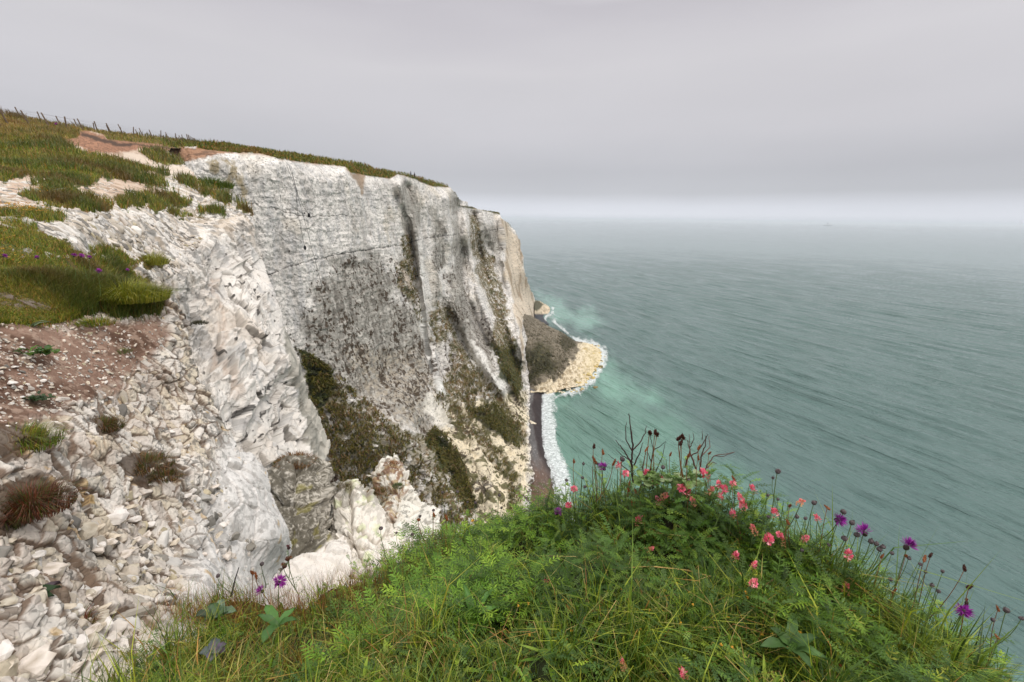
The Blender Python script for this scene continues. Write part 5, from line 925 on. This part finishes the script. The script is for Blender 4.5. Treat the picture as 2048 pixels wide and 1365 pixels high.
for i, (x, y, dk) in enumerate(sorted(SPK)):
    d = dcrest(x, y) if x > 1000 else 2.7; place = 'at the left crest' if x < 1240 else ('around the left bare shrub' if x < 1330 else ('around the right bare shrub' if x < 1480 else 'on the right flank'))
    if x < 1000: place = 'against the chalk at the left'
    lb = SPL.get((x, y), f'{"dark" if dk else "orange"} brown spike {place}, {i + 1} from left')
    flower('darkspike' if dk else 'spike', 'plantain_spike', 'head', 'seed spike', x, y, d, (1.15 if dk else 1.0) * d / 1.9, 0.24, lb, 'brown plantain spikes', (0, 0), 0, (140, 96, 60))
for i, (x, y, d, s) in enumerate([(945,1043,2.8,1.0),(930,1062,2.8,.7),(777,1198,2.3,.8)]):
    flower('yellow', 'yellow_flower', 'flower_head', 'flower', x, y, d, s * 1.2, 0.15, ('bright yellow flower on the crest left of the beach', 'orange yellow bud just below the bright yellow flower', 'yellow flower in the rusty grass left of centre')[i], 'yellow flowers in the bank')
# tiny yellow flowers, uncountable specks
r = np.random.RandomState(51); bag = Bag()
for poly, n, f_, s, hh in (([(0,418),(50,418),(105,428),(100,438),(0,432)], 90, f2, 0.026, 0.12), ([(75,385),(140,385),(135,396),(80,396)], 26, f2, 0.032, 0.15), ([(0,430),(60,445),(60,540),(0,540)], 40, f2, 0.013, 0.1), ([(560,1230),(780,1180),(1600,1200),(1700,1365),(700,1365)], 60, f4, 0.006, 0.09)):
    p = inpoly(poly, n, r); W = P(p[:, 0], p[:, 1], f_(p[:, 0], p[:, 1])) + np.c_[np.zeros(n), np.zeros(n), r.uniform(0.6, 1.2, n) * hh]
    for k in range(n):
        V, Q, T_, cc = petals(7, r, 0.2, 1.0, 0.7, 0.0, 0.6, 0, 0.1, [(226, 170, 50), (206, 150, 44)], (1, 1)); bag.add(V * s + W[k], Q, None, cc)
yf = bag.build('tiny_yellow_flowers', M_leaf); tag(yf, 'tiny yellow flowers sprinkled through the turf', 'flowers', kind='stuff')

# ---- bare shrubs
def shrub(label, root_px, lines, d, col, seed):
    r = np.random.RandomState(seed); base = P(*root_px, d); root = empty('bare_shrub', base); tag(root, label, 'shrub', 'bare twiggy shrubs on the crest')
    for i, (w, ln) in enumerate(lines):
        A = np.array(ln, float); t_ = np.linspace(0, 1, (len(A) - 1) * 5 + 1); s = np.linspace(0, 1, len(A)); xx = np.interp(t_, s, A[:, 0]) + r.normal(0, .5, len(t_)); yy = np.interp(t_, s, A[:, 1]) + r.normal(0, .5, len(t_))
        off = r.uniform(-0.12, 0.12); dd_ = d + off * t_; pts = P(xx, yy, dd_) - base; wr = np.linspace(w, w * 0.35, len(t_)) * d / F
        V, Q, T_, cc = ring_tube(pts, wr, 5, C3(col)); mesh('branch', V, Q, None, cc, M_twig, smooth=True, parent=root)
M_twig = material('twig', attr=True, vary=0.3, vscale=60.0)
shrub('dark bare twiggy shrub on the crest, left of two, with a tall pointed central branch', (1267, 965), [(2.6, [(1267,965),(1263,925),(1266,890),(1262,860),(1258,828)]),(1.6,[(1264,930),(1250,905),(1240,892),(1230,880)]),(1.4,[(1265,905),(1252,880),(1251,855),(1253,845)]),(1.6,[(1266,900),(1280,886),(1290,866),(1292,852)]),(1.3,[(1266,925),(1245,912),(1232,900)]),(1.4,[(1266,892),(1262,870),(1260,850)]),(1.6,[(1268,930),(1280,905),(1285,885)]),(1.2,[(1262,945),(1235,925),(1216,908)]),(1.4,[(1300,960),(1303,925),(1306,895),(1300,868)]),(1.2,[(1303,925),(1295,905)]),(1.1,[(1306,900),(1318,895),(1329,885)]),(1.6,[(1290,960),(1285,935),(1292,905)]),(1.1,[(1310,945),(1325,915),(1331,883)])], 2.05, (62, 46, 42), 1)
shrub('reddish bare twiggy shrub on the crest, right of two, spreading to the right', (1400, 955), [(2.2,[(1395,955),(1388,925),(1380,905),(1375,880)]),(1.8,[(1400,950),(1402,915),(1410,895),(1412,872)]),(1.6,[(1370,935),(1375,915),(1395,905),(1410,880),(1415,870)]),(1.6,[(1405,955),(1415,930),(1428,912),(1470,905)]),(1.2,[(1402,912),(1420,895),(1418,872)]),(1.0,[(1380,895),(1388,878),(1386,866)]),(1.0,[(1404,880),(1405,862)]),(1.2,[(1372,930),(1380,900),(1378,868)]),(1.2,[(1410,940),(1425,925),(1435,928)]),(1.0,[(1428,912),(1445,914),(1468,906)])], 1.98, (96, 66, 58), 2)
def single_stem(name, label, pts_px, d, w, col, cat='stem'):
    base = P(*pts_px[0], d); A = np.array(pts_px, float); t_ = np.linspace(0, 1, 14); s = np.linspace(0, 1, len(A)); pts = P(np.interp(t_, s, A[:, 0]), np.interp(t_, s, A[:, 1]), d + 0.1 * t_) - base
    V, Q, T_, cc = ring_tube(pts, np.linspace(w, w * 0.5, 14) * d / F, 5, C3(col)); o = mesh(name, V, Q, None, cc, M_twig, smooth=True); o.location = base; tag(o, label, cat)
single_stem('dead_stalk', 'black dead stalk leaning in front of the chalk at the left', [(462,1195),(470,1160),(478,1135)], 2.7, 1.8, (40, 34, 34))
single_stem('straw', 'long pale straw stalk lying across the middle of the bank', [(1428,1155),(1370,1140),(1300,1133),(1240,1137),(1212,1142)], 1.62, 1.3, (196, 160, 100), 'straw')
single_stem('straw', 'thin brown twig arching over the rubble at the left edge', [(-5,1138),(30,1128),(50,1112),(57,1098)], 1.95, 1.4, (150, 116, 70), 'straw')

# ---- rubble: thousands of angular broken pieces, hulls of random points
import bmesh
def hull(seed, n=13, flat=0.62):
    r = np.random.RandomState(seed); v = r.normal(size=(n, 3)); v /= np.linalg.norm(v, axis=1)[:, None] ** 0.8; v *= [1.25, 0.9, flat]
    bm = bmesh.new(); [bm.verts.new(x) for x in v]; h_ = bmesh.ops.convex_hull(bm, input=bm.verts); bmesh.ops.delete(bm, geom=list({g_ for g_ in h_['geom_interior'] if isinstance(g_, bmesh.types.BMVert)}), context='VERTS')
    bmesh.ops.bevel(bm, geom=list(bm.edges), offset=0.07, segments=1, affect='EDGES'); bmesh.ops.triangulate(bm, faces=list(bm.faces)); bm.verts.index_update(); V = np.array([x.co[:] for x in bm.verts]); T_ = np.array([[x.index for x in f.verts] for f in bm.faces if len(f.verts) == 3]); bm.free(); return V, T_
HULLS = [hull(700 + i) for i in range(14)]
def strew(bag, poly, n, fn, s0, s1, r, cols, wts, keepf=None, sink=0.25, pw=2.0):
    p = inpoly(poly, n, r)
    if keepf is not None: p = p[keepf(p)]
    n = len(p); W = P(p[:, 0], p[:, 1], fn(p[:, 0], p[:, 1])); e = 2.0; Wx = P(p[:, 0] + e, p[:, 1], fn(p[:, 0] + e, p[:, 1])) - W; Wy = P(p[:, 0], p[:, 1] - e, fn(p[:, 0], p[:, 1] - e)) - W
    N = np.cross(Wx, Wy); N /= np.linalg.norm(N, axis=1)[:, None]; sz = s0 + (s1 - s0) * r.rand(n) ** pw; cc = np.array([C3(x) for x in cols])[r.choice(len(cols), n, p=np.array(wts) / sum(wts))] * r.uniform(0.72, 0.95, (n, 1)); lk = sstep(75, 10, ldist([(360,640),(385,760),(420,880),(440,980),(480,1070)], p[:, 0], p[:, 1])) * (r.rand(n) < 0.6); cc = mixc(cc, C3((132, 128, 120)), lk * 0.8)
    for i in range(n):
        V, T_ = HULLS[r.randint(14)]; nn_ = N[i] + r.normal(0, 0.22, 3); nn_ /= np.linalg.norm(nn_); t1 = np.cross(nn_, r.normal(size=3)); t1 /= np.linalg.norm(t1); t2 = np.cross(nn_, t1); k = r.uniform(0.75, 1.3, 3)
        V = (V * k * sz[i]) @ np.stack([t1, t2, nn_]) + W[i] - nn_ * sz[i] * sink; bag.add(V, None, T_, np.tile(cc[i], (len(V), 1)) * (1 - 0.25 * (r.rand() < 0.2)))
r = np.random.RandomState(66); bag = Bag(); CH = [(226, 215, 203), (212, 199, 182), (230, 224, 216), (198, 188, 174), (146, 140, 132), (204, 190, 160)]; CW = (4, 3, 3, 2, 2.0, 0.8)
def no_veg(p): return np.minimum.reduce([sdist(q, p[:, 0], p[:, 1]) for q in GR3]) > 0
strew(bag, [(-120,830),(60,830),(240,765),(320,680),(350,640),(372,700),(392,780),(425,860),(440,930),(470,1010),(520,1110),(500,1200),(380,1215),(260,1240),(180,1380),(-120,1400)], 1500, f3, 0.010, 0.070, r, CH, CW, no_veg, 0.55, 2.8)
strew(bag, [(-120,860),(100,850),(300,720),(372,700),(430,900),(480,1100),(380,1210),(260,1240),(180,1380),(-120,1400)], 110, f3, 0.07, 0.16, r, [(216, 206, 194), (206, 192, 168), (196, 186, 172), (150, 144, 134)], (3, 2, 2, 0.7), no_veg, 0.78, 2.0)
strew(bag, [(-120,640),(330,610),(330,690),(240,765),(60,850),(-120,860)], 1500, f3, 0.004, 0.020, r, CH, CW, no_veg, 0.3, 3)
def off_turf(p): return veg2(p[:, 0], p[:, 1], np.c_[p, 0 * p[:, 0]]) > 1
strew(bag, [(-120,366),(60,362),(240,362),(360,385),(480,420),(505,440),(420,470),(330,560),(250,520),(120,470),(-120,445)], 3600, f2, 0.03, 0.20, r, CH, CW, off_turf, 0.45, 2.2)
cr2 = bag.build('chalk_rubble', M_rub); tag(cr2, 'broken angular chalk rubble lying over the slope at the left', 'rubble', kind='stuff')
# ---- loose stones on the rubble
STM = [rock_mesh('loose_stone', s, M_rub, cc_, 2, 0.6) for s, cc_ in ((11, (226, 214, 202)), (12, (214, 200, 180)), (13, (230, 222, 214)), (14, (200, 190, 172)))]
big = [(60,1335,0.075,'large pale stone in the bottom left corner'),(68,1300,0.05,'rounded pale stone beside the tuft near the bottom left corner'),(112,1285,0.05,'flat square stone left of a matching pair'),(150,1290,0.045,'upright square stone right of a matching pair'),(120,1320,0.045,'squarish stone below the matching pair'),(190,1185,0.05,'smooth oval stone lying beside the small tuft'),(222,1035,0.09,'large cream boulder stone in the middle of the rubble'),(175,1060,0.07,'long yellowish slab stone left of the cream boulder'),(100,1140,0.06,'pale angular stone between the cabbage and the rubble')]
for x, y, s, lb in big:
    d = float(f3(x, y)); o = bpy.data.objects.new('loose_stone', STM[int(x) % 4]); C.objects.link(o); o.location = P(x, y, d - 0.01); o.scale = (s, s * .8, s * .8); o.rotation_euler = (RS.uniform(-.3, .3), RS.uniform(-.3, .3), RS.uniform(0, 6)); tag(o, lb, 'stone')
r = np.random.RandomState(61); pol = [(-60,1090),(120,1060),(260,960),(330,900),(330,760),(400,900),(480,1100),(380,1180),(240,1260),(160,1365),(-60,1365)]; pp = inpoly(pol, 150, r); pol2 = [(0,700),(230,690),(300,760),(180,860),(0,860)]; pp = np.r_[pp, inpoly(pol2, 70, r)]
for i, (x, y) in enumerate(pp):
    d = float(f3(x, y)); s = (r.uniform(0.012, 0.04) if i < 150 else r.uniform(0.008, 0.02)) * (1 + 0.2 * (d > 3)); o = bpy.data.objects.new('loose_stone', STM[r.randint(4)]); C.objects.link(o); o.location = P(x, y, d - 0.004); o.scale = (s * r.uniform(.8, 1.4), s, s * .8); o.rotation_euler = (r.uniform(-.4, .4), r.uniform(-.4, .4), r.uniform(0, 6))
    tag(o, 'small loose angular chalk stone scattered over the rubble and soil', 'stone', 'loose chalk stones on the rubble')

# ================================================================== 8. FENCES, PEOPLE, GULLS, ROPES, SHIP
M_wood = material('weathered_wood', (0.16, 0.12, 0.09), vary=0.25, vscale=4.0); M_wire = material('wire', (0.12, 0.11, 0.11), vary=0.1)
def post_mesh(h, w): 
    V, Q, T_, cc = ring_tube([(0, 0, -0.3), (0, 0, h * 0.5), (0.0, 0, h - 0.03), (0, 0, h)], np.array([w, w * 0.97, w * 0.95, w * 0.7]), 8, (0.1, 0.1, 0.1)); V = V + 0.04 * w * G[:len(V)]
    k = len(V); V = np.r_[V, [[0, 0, h + 0.01]]]; T2 = np.array([[k - 8 + i, k - 8 + (i + 1) % 8, k] for i in range(8)]); return V, Q, T2
def fence(label, posts, hgt, w):
    b0 = P(posts[0][0], posts[0][1], posts[0][2]); root = empty('fence', b0); tag(root, label, 'fence', 'fences along the hilltop'); V, Q, T2 = post_mesh(hgt, w); proto = None; tops = []
    r = np.random.RandomState(5)
    for (bx, by, d, lean) in posts:
        if proto is None: o = mesh('post', V, Q, T2, None, M_wood, smooth=True, parent=root); proto = o
        else: o = proto.copy(); C.objects.link(o); o.parent = root
        p = P(bx, by, d) - b0; o.location = p; o.rotation_euler = (r.normal(0, .03), lean, r.uniform(0, 3)); o.scale = (1, 1, r.uniform(.93, 1.07)); tops.append(p + np.array([math.sin(lean) * hgt, 0, math.cos(lean) * hgt]))
    tops = np.array(tops)
    for fr in (0.92, 0.6, 0.3):
        base_ = np.array([P(x, y, d) - b0 for x, y, d, _ in posts]); pts = base_ * (1 - fr) + tops * fr; V2, Q2, T_, cc = ring_tube(pts, 0.006, 4, (0.1, 0.1, 0.1)); mesh('wire', V2, Q2, None, cc, M_wire, parent=root)
    return root
def sky_y(x): return np.interp(x, [-160, 0, 100, 200, 300, 400, 470], [192, 227, 244, 261, 272, 283, 292])
fr_ = [(-45, 236, 44), (14, 246, 49), (58, 249, 54), (98, 253, 59), (133, 258, 64), (166, 260, 69), (195, 263, 74), (222, 266, 79), (246, 268.5, 84), (267, 270.5, 90), (286, 273, 96), (305, 275, 102), (322, 277, 108), (337, 279, 114), (352, 281, 120), (365, 283, 126)]
fence('front wire fence with leaning grey wooden posts across the grassy hilltop', [(x, y, float(f2(x, y)) * 0.985, -0.28) for x, y, d in fr_], 1.45, 0.08)
bk = [(40, 243, 60), (82, 250, 65), (119, 256, 70), (155, 260, 75), (188, 264, 80), (218, 266, 86), (243, 268, 92), (275, 271, 99), (303, 274, 106), (331, 277, 114), (361, 281, 122)]
fence('rear wire fence of thin posts just showing over the hilltop', [(x + 1, sky_y(x) + 3, float(f2(x, sky_y(x) + 3)), -0.2) for x, y, d in bk], 1.15, 0.07)
fence('short run of small dark posts right of the gate on the skyline', [(x, y, float(f2(x, y)), -0.05) for x, y in [(430, 289), (437, 290), (445, 291), (450, 291.5)]], 1.2, 0.09)
g0 = P(376, 282, float(f2(376, 282))); gate = empty('wooden_stile', g0); tag(gate, 'small dark wooden gate leaning beside the fence on the skyline', 'gate')
for pts, w, nm in (([(0, 0, -.3), (-0.1, 0, 1.45)], .10, 'gate_post'), ([(0.35, 0, -.3), (0.25, 0, 1.35)], .09, 'gate_post'), ([(0.2, 0, 1.25), (1.7, 0, 0.35)], .06, 'rail'), ([(0.2, 0, 0.95), (1.7, 0, 0.15)], .06, 'rail'), ([(0.2, 0, 0.5), (1.6, 0, 0.0)], .05, 'rail'), ([(1.7, 0, -.3), (1.65, 0, 0.6)], .07, 'gate_post')):
    V, Q, T_, cc = ring_tube(np.linspace(pts[0], pts[1], 4), w, 6, (0.1, 0.1, 0.1)); mesh(nm, V, Q, None, cc, M_wood, smooth=True, parent=gate)

def person(label, px, py, d, col, stride, turn):
    M_c = material('dark_clothes', C3(col), vary=0.15); M_s = material('skin', C3((190, 150, 130)))
    base = P(px, py, d); root = empty('person', base); tag(root, label, 'person', 'walkers on the far cliff top'); root.rotation_euler = (0, 0, turn)
    J = [(0, 0, .95, .15), (0, .02, 1.2, .16), (0, .02, 1.42, .17), (0, .03, 1.52, .07), (0, .05, 1.60, .085), (0, .05, 1.72, .10),
         (.1, stride, .5, .085), (.1, stride * .6, .06, .05), (.1, stride * .6 + .14, .04, .045), (-.1, -stride * .7, .5, .085), (-.1, -stride * 1.5, .1, .05), (-.1, -stride * 1.5 + .14, .05, .045),
         (.21, .02, 1.40, .075), (.26, -.12, 1.12, .06), (.25, .05, .90, .045), (-.21, .02, 1.40, .075), (-.26, .14, 1.12, .06), (-.24, .28, .95, .045), (.1, 0, .88, .11), (-.1, 0, .88, .11)]
    Ed = [(0, 1), (1, 2), (2, 3), (3, 4), (4, 5), (0, 18), (18, 6), (6, 7), (7, 8), (0, 19), (19, 9), (9, 10), (10, 11), (2, 12), (12, 13), (13, 14), (2, 15), (15, 16), (16, 17)]
    me = bpy.data.meshes.new('body'); me.from_pydata([j[:3] for j in J], Ed, []); o = bpy.data.objects.new('body', me); C.objects.link(o); o.parent = root
    sk = o.modifiers.new('skin', 'SKIN'); ss = o.modifiers.new('sub', 'SUBSURF'); ss.levels = 1; ss.render_levels = 1
    for v, j in zip(me.skin_vertices[0].data, J): v.radius = (j[3], j[3])
    me.skin_vertices[0].data[0].use_root = True; me.materials.append(M_c)
    V, Q, T_, cc = ovoid(0.105, 0.12, 1.74, C3((60, 44, 36)), 3, 8, 10, 0.03); mesh('hair', V + [0, .03, 0], Q, None, cc, M_twig, smooth=True, parent=root)
    V, Q, T_, cc = ovoid(0.095, 0.11, 1.70, C3((190, 150, 130)), 3, 8, 10, 0.0); mesh('face', V + [0, .085, 0], Q, None, cc, M_leaf, smooth=True, parent=root)
    V, Q, T_, cc = ovoid(0.24, 0.34, 1.22, C3(col), 5, 9, 12, 0.03); mesh('jacket', V * [1, .75, 1], Q, None, cc, M_twig, smooth=True, parent=root)
person('walker in dark clothes on the far cliff top, left and larger of two', 822, 354.5, 151, (36, 36, 46), .16, 1.9)
person('walker in dark clothes on the far cliff top, right of two', 829.5, 356.5, 156, (48, 40, 44), -.14, 1.4)

M_gull = material('gull_feather', (0.55, 0.55, 0.56), vary=0.1)
def gull(label, px, py, d, s, rot):
    root = empty('gull', P(px, py, d)); tag(root, label, 'bird', 'gulls over the cliff'); root.rotation_euler = (0.1, 0.15, rot); root.scale = (s, s, s)
    V, Q, T_, cc = ovoid(0.07, 0.24, 0, (0.6, 0.6, 0.6), 1, 9, 8, 0.0, 0.15); V = V[:, [0, 2, 1]]; mesh('body', V, Q, None, cc, M_gull, smooth=True, parent=root)
    for sg in (-1, 1):
        A = np.array([(0.04, .10, .02), (0.04, -.08, .02), (.35, .02, .14), (.35, .15, .15), (.68, -.12, .06), (.66, -.04, .07)]) * [sg, 1, 1]; A2 = np.r_[A, A - [0, 0, 0.012]]
        Q2 = [(0, 1, 2, 3), (3, 2, 4, 5), (6, 9, 8, 7), (9, 11, 10, 8), (0, 3, 9, 6), (3, 5, 11, 9), (1, 7, 8, 2), (2, 8, 10, 4), (4, 10, 11, 5)]; mesh('wing', A2, Q2, None, None, M_gull, smooth=True, parent=root)
gull('tiny gull gliding in the grey sky above the cliff, higher and right of two', 895, 267, 120, 0.9, 0.3)
gull('tiny gull just above the cliff top, lower and left of two', 828, 313, 120, 0.8, -0.4)

def rope(label, pts_px, w, end=True):
    A = np.array(pts_px, float); t_ = np.linspace(0, 1, 40); s = np.linspace(0, 1, len(A)); xx = np.interp(t_, s, A[:, 0]); yy = np.interp(t_, s, A[:, 1]); dd_ = d1fn(xx, yy) - 2.2; pts = P(xx, yy, dd_)
    base = pts[0]; root = empty('hanging_cable', base); tag(root, label, 'cable', 'cables hanging down the cliff face'); V, Q, T_, cc = ring_tube(pts - base, w, 4, C3((60, 60, 62))); mesh('cable', V, Q, None, cc, M_twig, parent=root)
    if end: V, Q, T_, cc = ovoid(0.28, 0.5, 0, C3((40, 40, 42)), 2, 8, 8, 0.2); mesh('end_box', V + (pts[-1] - base), Q, None, cc, M_twig, smooth=True, parent=root)
rope('leftmost cable on the chalk face, hanging down to a small dark weight', [(573,331),(584,358),(592,384),(596,430),(601,450),(606,480),(610,496)], 0.055)
rope('longest cable on the chalk face, running down to the weathered zone', [(578,331),(588,362),(596,395),(606,430),(616,466),(624,500),(630,518),(636,545),(644,572)], 0.055, False)
rope('short cable branching right to a dark box on the chalk face', [(582,333),(589,365),(596,390),(606,412),(618,431)], 0.05)

# ---- ship and its wake
sp0 = P(1655, 451.6, 1.0) - CAM; kk = -CAMZ / sp0[2]; shp = CAM + sp0 * kk; dist = np.linalg.norm(shp - CAM); Ls = 15.0 / 900 * dist * 0.93
M_white = material('ship_white', (0.82, 0.80, 0.80), vary=0.05); M_red = material('ship_dark', (0.08, 0.09, 0.14), vary=0.05)
root = empty('ferry', shp); tag(root, 'small white ferry far out on the misty horizon', 'ship'); root.rotation_euler = (0, 0, 0)
def hull_mesh(stations, mat, nm):
    V = []; 
    for (x, w, z0, z1) in stations: V += [(x, -w * .7, z0), (x, w * .7, z0), (x, w, z1), (x, -w, z1)]
    Q = []
    for i in range(len(stations) - 1):
        a = i * 4
        for j in range(4): Q.append((a + j, a + (j + 1) % 4, a + 4 + (j + 1) % 4, a + 4 + j))
    Q += [(3, 2, 1, 0), (len(V) - 4, len(V) - 3, len(V) - 2, len(V) - 1)]; return mesh(nm, np.array(V) * Ls, Q, None, None, mat, parent=root)
hull_mesh([(-.5, .08, -.01, .06), (-.2, .09, -.01, .06), (.2, .09, -.01, .065), (.42, .05, -.01, .08), (.52, .005, .0, .09)], M_red, 'hull')
hull_mesh([(-.42, .075, .06, .11), (-.1, .08, .06, .125), (.1, .08, .06, .22), (.38, .06, .07, .22), (.42, .04, .08, .15)], M_white, 'superstructure')
hull_mesh([(-.08, .03, .12, .28), (.0, .03, .12, .33), (.04, .02, .12, .30)], M_red, 'funnel'); hull_mesh([(.28, .03, .22, .27), (.36, .03, .22, .27)], M_white, 'bridge')
wk = []; 
for t in np.linspace(0, 1, 24): wk.append((-Ls * .5 - Ls * 4.2 * t, Ls * (0.1 + 2.6 * t * t) , 0.5))
V = []; 
for i, p in enumerate(wk): w_ = Ls * (0.05 + 0.16 * i / 24); V += [(p[0], p[1] - w_, .5), (p[0], p[1] + w_, .5)]
Q = [(2 * i, 2 * i + 1, 2 * i + 3, 2 * i + 2) for i in range(23)]
wo = mesh('ship_wake', V, Q, None, None, M_foam); wo.location = shp; tag(wo, 'thin white wake trailing left of the ferry', 'wake', kind='stuff')

# ================================================================== 9. SEA HAZE
def box(name, x0, x1, y0, y1, z0, z1):
    V = [(x0, y0, z0), (x1, y0, z0), (x1, y1, z0), (x0, y1, z0), (x0, y0, z1), (x1, y0, z1), (x1, y1, z1), (x0, y1, z1)]
    return mesh(name, V, [(0, 3, 2, 1), (4, 5, 6, 7), (0, 1, 5, 4), (1, 2, 6, 5), (2, 3, 7, 6), (3, 0, 4, 7)])
hz = box('haze', -95000, 95000, -3000, 95000, -8, 125)
mh = bpy.data.materials.new('haze'); mh.use_nodes = True; t = mh.node_tree; t.nodes.clear(); o_ = t.nodes.new('ShaderNodeOutputMaterial'); v_ = t.nodes.new('ShaderNodeVolumePrincipled')
v_.inputs['Color'].default_value = (0.93, 0.95, 1.0, 1); v_.inputs['Density'].default_value = 0.00007; v_.inputs['Anisotropy'].default_value = 0.2; t.links.new(v_.outputs[0], o_.inputs['Volume']); hz.data.materials.append(mh)
tag(hz, 'pale sea mist over the water and far coast', 'haze', kind='stuff')
